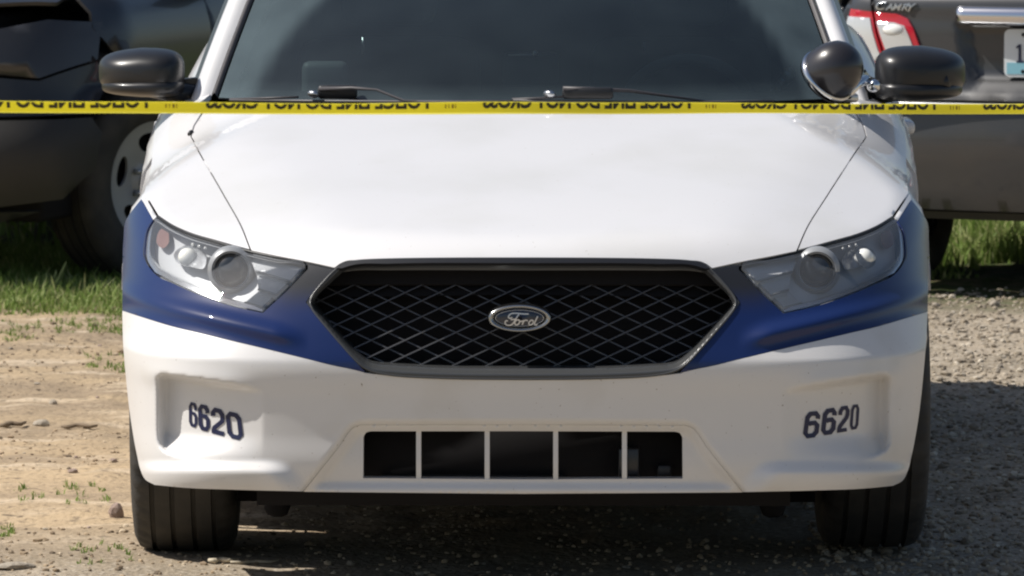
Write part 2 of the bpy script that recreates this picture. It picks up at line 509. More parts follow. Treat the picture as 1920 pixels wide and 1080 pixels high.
def p_crown(ax, y):
    xc = 0.40 + 0.31 * y
    return 0.030 * ax**2 + 0.20 * np.log1p(np.exp(np.clip((ax - xc) / 0.045, -30, 30))) * 0.045 * sstep(2.2, 1.3, y)
def p_side(y, z):
    sh = 0.79 + 0.15 * sstep(1.15, 1.9, y)
    return 0.980 - 4.6 * np.clip(z - sh, 0, 1)**2 - 0.19 * np.clip(0.57 - z, 0, 1) + 0.012 * sstep(3.0, 3.7, y) * sstep(0.7, 0.95, z)
car_surf = Surf(plan=(0.055, 0.45),
    prof=[(0.05, 0.16), (0.20, 0.075), (0.26, 0.03), (0.30, 0.018), (0.38, 0.016), (0.46, 0.010), (0.53, 0.0), (0.60, 0.012), (0.70, 0.04), (0.80, 0.085), (0.95, 0.19), (1.3, 0.5)],
    sweep=1.0,
    top=[(-0.5, 0.72), (0.0, 0.792), (0.1, 0.816), (0.2, 0.842), (0.4, 0.892), (0.7, 0.957), (1.0, 1.022), (1.3, 1.080), (1.5, 1.10), (2.2, 1.09), (3.4, 1.09), (4.3, 1.115), (4.9, 1.105), (5.3, 1.06)],
    crown=p_crown, side=p_side, L=5.15)

car = root('police_car', 'white police sedan with blue band and number 6620 on its bumper', 'police car', (OFFX, 0, 0), -YAW)
car_o = car

def mirror_pts(h): return [(-p, q) for p, q in h]

# ---- hood and fenders
hood_front = join_loops(crv([(0, 483), (150, 483.5), (250, 485), (310, 487.5), (334, 490), (345, 495)]), lin([(345, 495), (354, 502)]), crv([(354, 502), (409, 490), (462, 480), (510, 470)]))
seam = crv([(512, 467), (528, 428), (562, 370), (603, 303), (632, 256)])
hood_half = join_loops(hood_front, seam, lin([(632, 256), (626, 236), (610, 211)]), crv([(610, 211), (500, 203), (300, 197), (0, 194)]))
panel(car_surf, 'hood', 'trace', [mirror_loop(hood_half)], M['white'], car, 11, flange=0.016)
fend = join_loops(crv([(514.5, 467.5), (575, 451), (632, 434), (663, 420), (688, 404)]), lin([(688, 404), (716, 361)]),
                  crv([(716, 361), (711, 335), (707, 300), (705, 262), (702, 235), (697, 214)]), lin([(697, 214), (613, 209), (629, 235), (634.5, 256)]),
                  crv([(634.5, 256), (605.5, 303.5), (564.5, 370.5), (530.5, 428.5), (514.5, 467.5)]))
panel(car_surf, 'fender', 'trace', [fend], M['white'], car, 9, flange=0.014, both=True)
for sgn in (-1, 1):                               # small rubber bump stop / washer nozzle on the seam
    P = on_skin(car_surf, 'trace', [(636, 254), (632, 249)], off=-0.006)
    q = [Vector((sgn * p[0], p[1], p[2])) for p in P]
    if sgn < 0: tube('hood_stop', [q[0] + Vector((0, 0, 0.002)), q[1]], [0.006, 0.0075], M['black'], car)

# ---- blue band on the upper bumper, white edge strip beside the lamp
HL_OUT = crv([(694, 411), (705, 431), (710, 458), (709, 487), (693, 511)])
HL_LOW = crv([(693, 511), (652, 532), (600, 554), (545, 572), (489, 585)])
HL_IN = lin([(489, 585), (447, 546), (408, 505)])
HL_TOP = crv([(408, 505), (409, 497), (462, 487), (511, 476), (575, 459), (634, 441), (664, 427), (690, 410)])
band_low = crv([(755, 583), (710, 597), (663, 611), (604, 625), (546, 639), (499, 650), (441, 664), (400, 674), (360, 684), (312, 694), (297, 698)])
gr_side = crv([(296, 697), (350, 636), (396, 582), (407.5, 567)]) + crv([(407.5, 567), (400, 556), (376, 528), (355, 507)])
blue_loop = join_loops(lin([(355, 507), (360, 505)]), lin([(360, 505), (404, 496), (404, 506)]), lin([(405, 506), (444.5, 547.5), (488, 587.5)]),
                       crv([(488, 587.5), (546, 574.5), (601, 556.5), (653, 534.5), (695, 513), (712, 488), (713, 457), (708, 430), (698, 413)]),
                       lin([(698, 413), (722, 374)]), crv([(722, 374), (741, 398), (751, 414), (755, 450), (755.5, 520), (755, 583)]), band_low, gr_side)
_bl = np.array(sorted(band_low))
def band_crease(U):                               # the band is creased below the lamps and turns under towards its lower edge
    p = np.abs(U[:, 0]); rg = np.interp(p, _bl[:, 0], _bl[:, 1]) - 34
    return -0.018 * np.exp(-((U[:, 1] - rg) / 17) ** 2) * sstep(400, 470, p)
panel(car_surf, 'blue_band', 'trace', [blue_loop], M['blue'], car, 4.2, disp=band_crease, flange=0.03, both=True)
panel(car_surf, 'band_edge', 'trace', [lin([(692, 407), (718.5, 363), (721.5, 373), (698, 412.5)])[:]], M['white'], car, 6, flange=0.012, both=True)

# ---- white lower bumper with the two fog-lamp pockets
PK_TOP = [(486, 731), (540, 722), (600, 712), (650, 705), (676, 701)]
PK = join_loops(crv(PK_TOP), crv([(676, 701), (687, 708), (690, 730), (690.5, 780), (690, 812), (684, 838), (664, 853), (628, 864), (560, 869), (490, 864)]), crv([(490, 864), (478, 800), (486, 731)]))
PKA = np.array(PK)
def seg_dist(U, A, closed=True):
    B = np.roll(A, -1, 0) if closed else A[1:]
    A0 = A if closed else A[:-1]
    out = np.full(len(U), 1e9)
    for a, b in zip(A0, B):
        ab = b - a; L2 = (ab @ ab) or 1
        t = np.clip(((U - a) @ ab) / L2, 0, 1)
        out = np.minimum(out, np.linalg.norm(U - (a + t[:, None] * ab), axis=1))
    return out
TRAP = np.array([(415, 930), (411, 922), (345, 838), (326, 810), (318, 802), (304, 796.5), (0, 795)], float)
def bumper_disp(U):
    V = np.abs(U[:, 0]); W = np.stack([V, U[:, 1]], 1)
    ins = inside(W, [PK])
    up = seg_dist(W, np.array(crv(PK_TOP)), False); out = np.clip(690 - W[:, 0], 0, 1e9)
    edge = seg_dist(W, PKA)
    ramp = np.clip((W[:, 0] - 488) / (690 - 488), 0, 1)
    depth = 0.078 * ramp
    wall = sstep(0, 9, up) * sstep(0, 24, out)
    floor_ = sstep(0, 58, np.clip(868 - 0.10 * (690 - W[:, 0]) * 0 - W[:, 1], 0, 1e9))
    d = np.where(ins, depth * wall * floor_ * sstep(0, 6, edge), 0)
    # lower lip that sticks out below the pockets
    lip = sstep(862, 888, W[:, 1]) * sstep(400, 470, W[:, 0] + 0.9 * (W[:, 1] - 905)) * (0.5 + 0.5 * sstep(740, 690, W[:, 0]))
    d = d - 0.030 * lip
    # soft shoulder above the pocket
    d = d - 0.006 * np.exp(-((W[:, 1] - (716 - 0.10 * (W[:, 0] - 560))) / 17) ** 2) * sstep(480, 560, W[:, 0]) * sstep(735, 690, W[:, 0]) * (~ins)
    # rolled edge towards the centre intake
    e = seg_dist(W, TRAP, False)
    d = d + 0.012 * np.clip(1 - e / 9, 0, 1) ** 2
    return d
low_half = join_loops(crv([(0, 712.5), (150, 710), (250, 705), (290, 700.5), (299, 699.5)]), [(x, y + 1.0) for x, y in band_low[::-1]],
                      crv([(755, 584), (753, 640), (749, 690), (737, 795), (726, 855), (720, 880), (710, 900), (692, 910)]),
                      crv([(692, 910), (640, 915), (540, 919), (412, 922)]), lin([(412, 922), (345, 838), (327, 811)]), crv([(327, 811), (318, 802), (304, 797)]), lin([(304, 797), (0, 796)]))
panel(car_surf, 'bumper', 'trace', [mirror_loop(low_half)], M['bumper'], car, 5.2, disp=bumper_disp, flange=0.05, flange_dir=(0, 1, 0.15))

# ---- centre intake: surround, five openings split by four posts
def val_disp(U):
    V = np.abs(U[:, 0]); W = np.stack([V, U[:, 1]], 1)
    e = seg_dist(W, TRAP, False)
    d = 0.013 + 0.019 * sstep(0, 20, e)
    return 0.008 + (d - 0.008) * sstep(922, 903, U[:, 1])
val_half = join_loops(lin([(0, 796.4), (303.7, 797.4)]), crv([(303.7, 797.4), (317.7, 802.4), (326.6, 811.3)]), lin([(326.6, 811.3), (344.6, 838.3), (411.6, 922.6), (0, 926)]))
open_half = join_loops(lin([(0, 808.5), (284, 809)]), crv([(284, 809), (294, 811.5), (299, 820)]), lin([(299, 820), (299.5, 897), (0, 899)]))
val = panel(car_surf, 'lower_intake', 'trace', [mirror_loop(val_half), mirror_loop(open_half)], M['bumper'], car, 6, disp=val_disp, flange=0.045, flange_dir=(0, 1, 0))
for u in (783.5, 912, 1040.5, 1169.5):
    p = u - 979.0
    lp = lin([(p - 4.6, 806), (p + 4.6, 806), (p + 4.6, 901), (p - 4.6, 901), (p - 4.6, 806)])[:-1]
    panel(car_surf, 'intake_post', 'trace', [lp], M['bumper'], val, 6, off=0.034, flange=0.03, flange_dir=(0, 1, 0))
box('intake_cavity', (-0.62, 0.16, 0.20), (0.62, 0.20, 0.44), M['void'], car, 0)
# faint radiator pipework and a bracket seen inside the opening
tube('cooler_pipe', [(-0.33, 0.15, 0.268), (0.10, 0.15, 0.268)], 0.006, M['black'], car)
box('cooler_bracket', (0.22, 0.12, 0.26), (0.27, 0.155, 0.34), M['gloss_black'], car, 0.006)
box('horn_bracket', (0.31, 0.12, 0.27), (0.345, 0.155, 0.30), M['black'], car, 0.006)

# ---- unit numbers 6620
G6 = [(0.84, 0.74), (0.84, 0.86), (0.68, 1.0), (0.32, 1.0), (0.14, 0.85), (0.14, 0.15), (0.32, 0.0), (0.68, 0.0), (0.86, 0.15), (0.86, 0.44), (0.68, 0.57), (0.36, 0.57), (0.27, 0.52)]
G2 = [(0.14, 0.70), (0.14, 0.85), (0.32, 1.0), (0.68, 1.0), (0.86, 0.85), (0.86, 0.68), (0.80, 0.55), (0.20, 0.18), (0.14, 0.08), (0.14, 0.0), (0.90, 0.0)]
G0 = [(0.14, 0.15), (0.14, 0.85), (0.32, 1.0), (0.68, 1.0), (0.86, 0.85), (0.86, 0.15), (0.68, 0.0), (0.32, 0.0)]
def digits(spec, w):
    vs, fs = [], []
    for g, quad in spec:                           # quad: top-left, top-right, bottom-right, bottom-left
        tl, tr, br, bl = [np.array(q, float) for q in quad]
        closed = g is G0
        pts = []
        src = g + ([g[0]] if closed else [])
        for a, b in zip(src[:-1], src[1:]):
            for k in range(3):
                t = k / 3; x, y = a[0] + (b[0] - a[0]) * t, a[1] + (b[1] - a[1]) * t
                y = 0.09 + 0.82 * y
                pts.append((1 - y) * ((1 - x) * bl + x * br) + y * ((1 - x) * tl + x * tr))
        if not closed:
            x, y = src[-1]; y = 0.09 + 0.82 * y
            pts.append((1 - y) * ((1 - x) * bl + x * br) + y * ((1 - x) * tl + x * tr))
        ww = min(w, np.linalg.norm(tr - tl) * 0.36)
        L, R = ribbon(pts, ww, closed)
        b0 = len(vs)
        for l, r in zip(L, R): vs += [l, r]
        n = len(pts)
        for i in range(n if closed else n - 1):
            j = (i + 1) % n
            fs.append((b0 + 2 * i, b0 + 2 * i + 1, b0 + 2 * j + 1, b0 + 2 * j))
    U = np.array(vs)
    P = on_skin(car_surf, 'trace', U, bumper_disp, off=-0.0022)
    o = mk('unit_number', P, fs, M['navy'], car, smooth=False)
    return o
digits([(G6, [(351-978, 752), (365-978, 756), (366-978, 806), (351-978, 800)]), (G6, [(368-978, 757), (388-978, 761), (390-978, 812), (370-978, 807)]),
        (G2, [(392-978, 763), (416-978, 769), (420-978, 820), (394-978, 813)]), (G0, [(419-978, 770), (448-978, 777), (454-978, 828), (424-978, 821)])], 8.2)
digits([(G6, [(1513-982, 772), (1541-982, 769), (1535-982, 819), (1506-982, 823)]), (G6, [(1546-982, 767), (1571-982, 762), (1566-982, 813), (1540-982, 817)]),
        (G2, [(1575-982, 761), (1594-982, 758), (1590-982, 809), (1571-982, 812)]), (G0, [(1598-982, 757), (1612-982, 755), (1609-982, 805), (1594-982, 808)])], 8.2)

# ---- grille: hexagonal frame, lattice of crossing bars, oval emblem
OUT = join_loops(crv([(0, 484.5), (150, 485), (250, 486.5), (310, 489), (331, 491.5), (342, 496.5)]), lin([(342, 496.5), (352, 505)]),
                 crv([(352, 505), (376, 530), (398, 557), (405.5, 567), (396, 581)]), crv([(396, 581), (350, 635), (318, 671), (300, 690), (285, 698)]), crv([(285, 698), (250, 703.5), (150, 709), (0, 711)]))
INN = join_loops(crv([(0, 507), (250, 507), (320, 508), (340, 511)]), crv([(340, 511), (362, 532), (390, 562), (394, 571), (387, 582)]), crv([(387, 582), (345, 630), (310, 665), (288, 680), (270, 684)]), crv([(270, 684), (150, 690), (0, 691)]))
outl, innl = mirror_loop(OUT), mirror_loop(INN)

def frame_disp(U):
    W = np.stack([np.abs(U[:, 0]), U[:, 1]], 1)
    e_in = seg_dist(W, np.array(INN), False); e_out = seg_dist(W, np.array(OUT), False)
    t = e_out / (e_in + e_out + 1e-6)
    d = 0.022 * sstep(0.35, 1.0, t)
    return d
frame = panel(car_surf, 'grille', 'trace', [outl, innl], M['frame'], car, 3, disp=frame_disp, off=-0.002, flange=0.115, flange_dir=(0, 1, 0))
lipU = np.array(outl)[::2]
lipP = on_skin(car_surf, 'trace', lipU, off=-0.002)
for _ in range(4): lipP = 0.5 * lipP + 0.25 * np.roll(lipP, 1, 0) + 0.25 * np.roll(lipP, -1, 0)
tube('frame_lip', [Vector(p) for p in lipP], 0.0026, M['frame'], frame, 8, closed=True)
# black top cap of the frame (upper lip in front of the hood)
cap = join_loops(crv([(0, 484), (150, 484.5), (250, 486), (310, 488.5), (331, 491), (342, 496)]), lin([(342, 496), (350, 503), (340, 503)]), crv([(340, 503), (322, 497.5), (250, 494.5), (0, 493)]))
panel(car_surf, 'grille_cap', 'trace', [mirror_loop(cap)], M['gloss_black'], car, 6, off=-0.009, flange=0.012)
# recessed inner wall/backing
panel(car_surf, 'grille_backing', 'trace', [outl], M['void'], car, 40, off=0.150, flange=0)
INA = [(x, max(y, 530.5)) for x, y in innl]
head = join_loops(lin([(0, 500), (345, 500), (372, 533), (0, 533)]))
panel(car_surf, 'grille_header', 'trace', [mirror_loop(head)], M['void'], frame, 12, off=0.074, flange=0.01)
def clip_line(x0, y0, sl):
    """runs of the line y = y0 + sl (x - x0) inside the opening"""
    xs = np.arange(-420, 420, 1.5); ys = y0 + sl * (xs - x0)
    ok = inside(np.stack([xs, ys], 1), [INA])
    if ok.sum() < 6: return None
    i = np.where(ok)[0]; a, b = i[0], i[-1]
    return [(xs[k], ys[k]) for k in np.linspace(a, b, max(2, int((b - a) / 14) + 2)).astype(int)]
def grille_bar(pts, off):
    w, dpt = 1.15, 0.014                            # half height of the bar in px, depth in m
    U = []
    for p in pts: U += [(p[0], p[1] - w), (p[0], p[1] + w)]
    A = on_skin(car_surf, 'trace', U, off=off); B = A + np.array([[0, dpt, 0]])
    mid = np.array([0, -0.004, 0])
    vs, fs = [], []
    for i in range(len(pts)):
        vs += [A[2 * i], A[2 * i + 1], B[2 * i + 1], B[2 * i]]
    n = len(pts)
    for i in range(n - 1):
        a, b = 4 * i, 4 * i + 4
        for k in range(4):
            k2 = (k + 1) % 4
            fs.append((a + k, a + k2, b + k2, b + k))
    return mk('grille_bar', vs, fs, M['grille'], frame, smooth=False)
NX, NY, HX, HY = -349.0, 579.0, 63.6, 29.8         # a lattice node and the diamond's width and height
slope = HY / HX
for k in range(-14, 26):
    for sl in (slope, -slope):
        ln = clip_line(NX + k * HX, NY, sl)
        if ln: grille_bar(ln, 0.078 if sl < 0 else 0.084)
# oval emblem
ecu, ecv, ea, eb = -6.0, 596.5, 60.0, 26.5
ec = on_skin(car_surf, 'trace', [(ecu, ecv)], off=0.008)[0]
sc = (DIST + ec[1]) / FPX
prof = [(0.0, -0.035), (0.97, -0.035), (1.0, -0.012), (0.985, 0.0), (0.94, 0.006), (0.88, 0.004), (0.845, -0.001)]
def oval(name, prof, m, parent, rr=None):
    n = 72; vs, fs = [], []
    for (r, h) in prof:
        rx, rz = (r * ea, r * eb) if rr is None else rr(r)
        for j in range(n):
            a = 2 * math.pi * j / n
            vs.append((ec[0] + rx * sc * math.cos(a), ec[1] - h, ec[2] + rz * sc * math.sin(a)))
    for i in range(len(prof) - 1):
        for j in range(n):
            j2 = (j + 1) % n
            fs.append((i * n + j, (i + 1) * n + j, (i + 1) * n + j2, i * n + j2))
    fs.append(tuple(range(len(vs) - n, len(vs))))
    return mk(name, vs, fs, m, parent)
ring_r = lambda t: (48 + (ea - 48) * t, 17.5 + (eb - 17.5) * t)
emb = oval('emblem', [(1.0, -0.04), (1.0, -0.006), (0.93, 0.003), (0.75, 0.008), (0.5, 0.008), (0.25, 0.005), (0.10, 0.0), (0.0, -0.003)], mat('dull_chrome', (0.42, 0.43, 0.43), 0.22, metal=1.0), car, ring_r)
face = oval('emblem_face', [(1.0, -0.0025), (0.9, 0.0), (0.7, 0.002), (0.4, 0.0032), (0.1, 0.0036)], mat('emblem_navy', (0.016, 0.024, 0.045), 0.25, coat=0.8), emb, lambda t: (47.5 * t, 17.0 * t))
oval('emblem_rim', [(1.0, -0.002), (0.5, 0.0015), (0.0, -0.001)], M['chrome'], emb, lambda t: (44.3 + 1.8 * t, 14.4 + 1.6 * t)).data.polygons[-1].use_smooth = False
em_r = COL.objects[-1] if False else None
STK = [[(1170, 408), (1090, 410), (1000, 402), (900, 395), (820, 405), (775, 440), (765, 480), (800, 497), (840, 478)],
       [(975, 415), (935, 470), (890, 545), (845, 612), (780, 640), (718, 625), (695, 585), (715, 548), (752, 548)],
       [(810, 525), (870, 518), (930, 512)],
       [(985, 535), (940, 528), (900, 560), (893, 605), (920, 630), (958, 618), (985, 575), (985, 535)], [(985, 545), (1015, 560), (1050, 545)],
       [(1072, 530), (1058, 575), (1040, 628)], [(1062, 570), (1090, 540), (1130, 535), (1150, 550)],
       [(1270, 560), (1235, 532), (1190, 560), (1172, 600), (1195, 630), (1235, 618), (1268, 570)], [(1350, 455), (1320, 520), (1290, 590), (1290, 622), (1315, 632), (1345, 608)]]
vs, fs = [], []
for si, s in enumerate(STK):
    path = crv([((x / 10.667 + 880 - 972.5), (y / 10.667 + 550 - 596.5)) for x, y in s], 0.9)
    L, R = ribbon(path, 2.5)
    b0 = len(vs)
    for l, r in zip(L, R):
        for k in (l, r):
            # follow the domed face
            rr = math.hypot(k[0] / 47.5, k[1] / 17.0)
            vs.append((ec[0] + k[0] * sc, ec[1] - 0.0052 - 0.00012 * si + 0.0025 * rr, ec[2] - k[1] * sc))
    for i in range(len(path) - 1): fs.append((b0 + 2 * i, b0 + 2 * i + 2, b0 + 2 * i + 3, b0 + 2 * i + 1))
mk('lettering', vs, fs, mat('letter_silver', (0.72, 0.73, 0.74), 0.35, metal=0.6), emb, smooth=False)

# ---- headlights
HL = join_loops(HL_OUT, HL_LOW, HL_IN, HL_TOP)
def headlight(sgn):
    def pan(name, loop, m, parent, sp, off=0.0, disp=None, flange=0.012, fd=None):
        return panel(car_surf, name, 'trace', [loop], m, parent, sp, off=off, disp=disp, flange=flange, flip=sgn < 0, flange_dir=fd)
    def pt(p, q, off):
        P = on_skin(car_surf, 'trace', [(p, q)], off=off)[0]
        return Vector((sgn * P[0], P[1], P[2]))
    cx, cy = 549.0, 507.0
    hs = pan('headlight', HL, M['housing'], car, 9, off=0.085, flange=0.080, fd=(0, -1, 0.0))
    hs.data.polygons.foreach_set('use_smooth', np.ones(len(hs.data.polygons), bool))
    # bright liner along the lower and outer edge
    edge = HL_OUT + HL_LOW[1:]
    ring = edge + [(x - 7 * sstep(560, 700, np.array(x)), y - 8) for x, y in edge[::-1]]
    lp = panel(car_surf, 'lamp_liner', 'trace', [[(float(x), float(y)) for x, y in ring]], M['reflector'], hs, 5, off=0.014, flange=0.03, flip=sgn < 0, flange_dir=(0, 1, 0))
    # projector: barrel ring, dark lens
    c = pt(cx, cy, 0.040)
    ax = Vector((0, -1, 0.03))
    R = 0.0535
    sharp(lathe('projector_ring', [(R * 0.74, -0.03), (R * 0.76, 0.004), (R * 0.84, 0.012), (R, 0.006), (R * 1.04, -0.01), (R * 1.06, -0.06)], M['barrel'], hs, 40, ax, c, close=False), 50)
    pl = lathe('projector_lens', [(R * 0.76, -0.012), (R * 0.72, 0.0), (R * 0.6, 0.010), (R * 0.4, 0.017), (R * 0.2, 0.020), (0.001, 0.021)], M['projector'], hs, 40, ax, c, close=True)
    lathe('projector_rim', [(R * 0.73, 0.001), (R * 0.75, 0.006), (R * 0.775, 0.006), (R * 0.785, 0.0)], M['reflector'], hs, 40, ax, c, close=False)
    # amber turn lamp and the white side lamp, small studs above them
    ts = join_loops(crv([(668, 438), (684, 431), (690, 442), (690, 458), (678, 466), (669, 458), (668, 438)], 3))
    pan('turn_signal', ts, M['amber'], hs, 6, off=0.042, flange=0.03, fd=(0, 1, 0))
    wl = join_loops(crv([(618, 462), (640, 463), (658, 478), (652, 492), (628, 500), (600, 503), (596, 486), (618, 462)]))
    w_ = pan('side_lamp', wl, M['reflector'], hs, 6, off=0.036, flange=0.03, fd=(0, 1, 0))
    b = pt(634, 481, 0.014)
    lathe('bulb', [(0.022, -0.03), (0.022, -0.004), (0.018, 0.004), (0.008, 0.008), (0.0008, 0.009)], M['lamp_white'], hs, 20, Vector((-0.3 if sgn < 0 else -0.5, -1, 0.35)), b)
    for k in range(3):
        b = pt(622 - 12 * k, 459 + 3.5 * k, 0.02)
        lathe('stud', [(0.004, -0.01), (0.004, 0.001), (0.0025, 0.004), (0.0006, 0.005)], M['lamp_white'], hs, 10, Vector((0, -1, 0.2)), b)
    # three stepped fins towards the grille
    def tilt(q0, q1): return lambda U: 0.030 * (1 - np.clip((U[:, 1] - q0) / (q1 - q0), -0.3, 1.4))
    for loop, q0, q1 in (([(515, 481), (412, 504), (437, 528), (503, 509)], 484, 524), ([(501, 513), (439, 531), (463, 553), (497, 543)], 514, 548), ([(497, 547), (466, 556), (487, 577), (522, 568)], 549, 574)):
        l2 = lin(loop + [loop[0]], 7)[:-1]
        f = pan('lamp_fin', l2, M['fin'], hs, 8, off=0.014, disp=tilt(q0, q1), flange=0.02)
        top = [loop[0], loop[1], loop[2]] if False else [loop[3], loop[2], loop[1], loop[0]]
        pts = [pt(x, y, 0.020 + 0.030 * min(1.4, max(-0.3, (y - q0) / (q1 - q0)))) for x, y in loop[2:] + loop[:1]]
        tube('fin_edge', [pt(x, y, 0.012 + 0.030 * (1 - min(1.4, max(-0.3, (y - q0) / (q1 - q0))))) for x, y in (loop[1], loop[2], loop[3])], 0.0032, M['barrel'], hs, 6)
    # clear outer lens
    lens = [((x - 570) * 0.996 + 570, (y - 500) * 0.99 + 500) for x, y in HL]
    lo_ = pan('lens', lens, M['lens'], hs, 10, off=0.002, flange=0)
    lo_.data.attributes.new('dust_glare', 'FLOAT', 'POINT').data.foreach_set('value', [1.0] * len(lo_.data.vertices))  # even milky haze over the whole lens, added to brighten the lamp
    # rubber gap along the hood edge
    g = crv([(409, 493.5), (462, 483.5), (511, 473), (575, 455.5), (634, 437.5), (664, 423.5), (690, 407)], 14)
    tube('lamp_seal', [pt(x, y, 0.010) for x, y in g], 0.0036, M['black'], hs, 6)
    g = crv([(697, 413), (708, 432), (713, 458), (712, 487), (703, 505)], 12)
    tube('lamp_seal', [pt(x, y, 0.008) for x, y in g], 0.0032, M['black'], hs, 6)
    return hs
headlight(1); headlight(-1)

# ---- dark structure behind the nose so that gaps read black
def liner_disp(U): return np.full(len(U), 0.14)
nose = mirror_loop(join_loops(lin([(0, 500), (330, 505)]), lin([(330, 505), (500, 480), (640, 440), (700, 400)]), lin([(700, 400), (735, 440), (742, 600), (720, 780), (690, 880)]), lin([(690, 880), (0, 905)])))
panel(car_surf, 'nose_structure', 'trace', [nose], M['void'], car, 45, off=0.19, flange=0)
hoodin = mirror_loop(join_loops(lin([(0, 495), (340, 500), (500, 475), (660, 425), (690, 380), (690, 230), (600, 215), (0, 205)])))
O_, D_, *_r = None, None, None
U_, T_ = triangulate([hoodin], 50)
P_ = on_skin(car_surf, 'trace', U_) + np.array([[0, 0.05, -0.075]])
mk('inner_hood', P_, [tuple(t) for t in T_], M['void'], car)

# ---- sides, tail, deck
def arch(yc, zc, r, a0, a1, n=28):
    return [(yc + r * math.cos(math.radians(a0 + (a1 - a0) * i / n)), zc + r * math.sin(math.radians(a0 + (a1 - a0) * i / n))) for i in range(n + 1)]
WY, WR, WZ = 0.985, 0.365, 0.355
def side_panel(name, loop, m, off=0.0, sp=0.05, flange=0.012): return panel(car_surf, name, 'side', [loop], m, car, sp, off=off, flange=flange, both=True)
side_panel('fender_side', join_loops([(0.82, 0.95), (0.76, 0.86)], [(0.70, 0.66)], arch(WY, WZ, 0.405, 132, -9), [(1.462, 0.285), (1.473, 0.80), (1.44, 0.985), (1.0, 0.965)]), M['white'], 0.008)
side_panel('bumper_return', join_loops([(0.47, 0.63), (0.45, 0.30)], [(0.56, 0.27)], arch(WY, WZ, 0.405, 186, 136), [(0.68, 0.66)]), M['bumper'], 0.022)
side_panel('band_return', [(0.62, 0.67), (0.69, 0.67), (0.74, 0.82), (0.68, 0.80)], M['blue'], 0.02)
side_panel('front_door', join_loops([(1.475, 0.29), (2.58, 0.29), (2.60, 0.7), (2.60, 1.035), (1.47, 1.005), (1.48, 0.7)]), M['white'])
side_panel('rear_door', join_loops([(2.615, 0.29), (3.42, 0.29), (3.50, 0.55), (3.62, 0.75), (3.66, 1.04), (2.615, 1.035), (2.615, 0.7)]), M['white'])
side_panel('rocker_panel', join_loops([(1.44, 0.17), (3.46, 0.17), (3.44, 0.283), (1.44, 0.283)]), M['white'])
side_panel('quarter_panel', join_loops([(3.675, 1.04), (3.635, 0.75)], arch(WY + 2.868, WZ, 0.405, 118, -10), [(4.9, 0.34), (5.0, 0.6), (4.98, 0.95), (4.6, 1.05)]), M['white'])
panel(car_surf, 'tail_panel', 'rear', [[(-0.88, 0.30), (0.88, 0.30), (0.90, 0.6), (0.86, 0.95), (0.70, 1.04), (-0.70, 1.04), (-0.86, 0.95), (-0.90, 0.6)]], M['white'], car, 0.06)
panel(car_surf, 'trunk_lid', 'top', [[(-0.74, 4.30), (0.74, 4.30), (0.78, 4.7), (0.68, 5.0), (0, 5.06), (-0.68, 5.0), (-0.78, 4.7)]], M['white'], car, 0.08)
panel(car_surf, 'shoulder', 'top', [[(0.815, 1.66), (0.90, 1.50), (0.905, 3.0), (0.90, 4.6), (0.74, 4.6), (0.76, 4.2), (0.80, 3.2), (0.815, 2.2)]], M['white'], car, 0.06, off=0.004, both=True)
for sgn in (-1, 1):                                 # the belt line kicks up towards the rear pillar
    def hip(a, b):
        k = float(sstep(0.0, 0.75, np.array(a)))
        return np.array([sgn * (0.962 - (0.03 + 0.10 * k) * b ** 2.4 - 0.02 * max(0, a - 0.8) * 5), 2.55 + 1.9 * a, 1.0 + (0.04 + 0.145 * k) * b ** 0.6])
    sheet_q = [hip(i / 20, j / 6) for j in range(7) for i in range(21)]
    mk('rear_haunch', sheet_q, [(j * 21 + i, j * 21 + i + 1, (j + 1) * 21 + i + 1, (j + 1) * 21 + i) for j in range(6) for i in range(20)], M['white'], car)
for sgn in (-1, 1):                                 # door handles, white
    for y in (2.36, 3.38):
        x = sgn * float(p_side(np.array(y), np.array(0.955)))
        h = box('door_handle', (x - 0.018, y - 0.11, 0.94), (x + 0.030, y + 0.11, 0.975), M['white'], car, 0.012)
# underbody, wheel housings
box('underbody', (-0.70, 0.40, 0.26), (0.70, 4.95, 0.32), M['void'], car, 0.02)
slab_v = [(-0.70, 0.30), (0.70, 0.30), (0.70, 0.135), (-0.70, 0.135)]
mk('shade_slab', [(x, y, z) for y in (0.80, 1.25) for x, z in slab_v], [(0, 1, 2, 3), (7, 6, 5, 4), (0, 4, 5, 1), (1, 5, 6, 2), (2, 6, 7, 3), (3, 7, 4, 0)], M['void'], car, smooth=False)  # added black slab standing in for the deep shade under the car
box('engine_bay', (-0.62, 0.28, 0.26), (0.62, 1.30, 0.72), M['void'], car, 0.02)
for sgn in (-1, 1):
    box('arch_liner', (sgn * 0.60, 0.56, 0.70), (sgn * 0.90, 1.42, 0.76), M['void'], car, 0.02)
    box('hinge_pillar', (sgn * 0.84, 1.40, 0.28), (sgn * 0.925, 1.53, 0.92), M['void'], car, 0.004)
    box('sun_baffle', (sgn * 0.62, 1.375, 0.14), (sgn * 0.945, 1.40, 0.74), M['void'], car, 0.004)  # hidden board added to stop a sun streak behind the front tyre
    box('arch_liner', (sgn * 0.56, 0.50, 0.13), (sgn * 0.62, 1.50, 0.76), M['void'], car, 0.02)

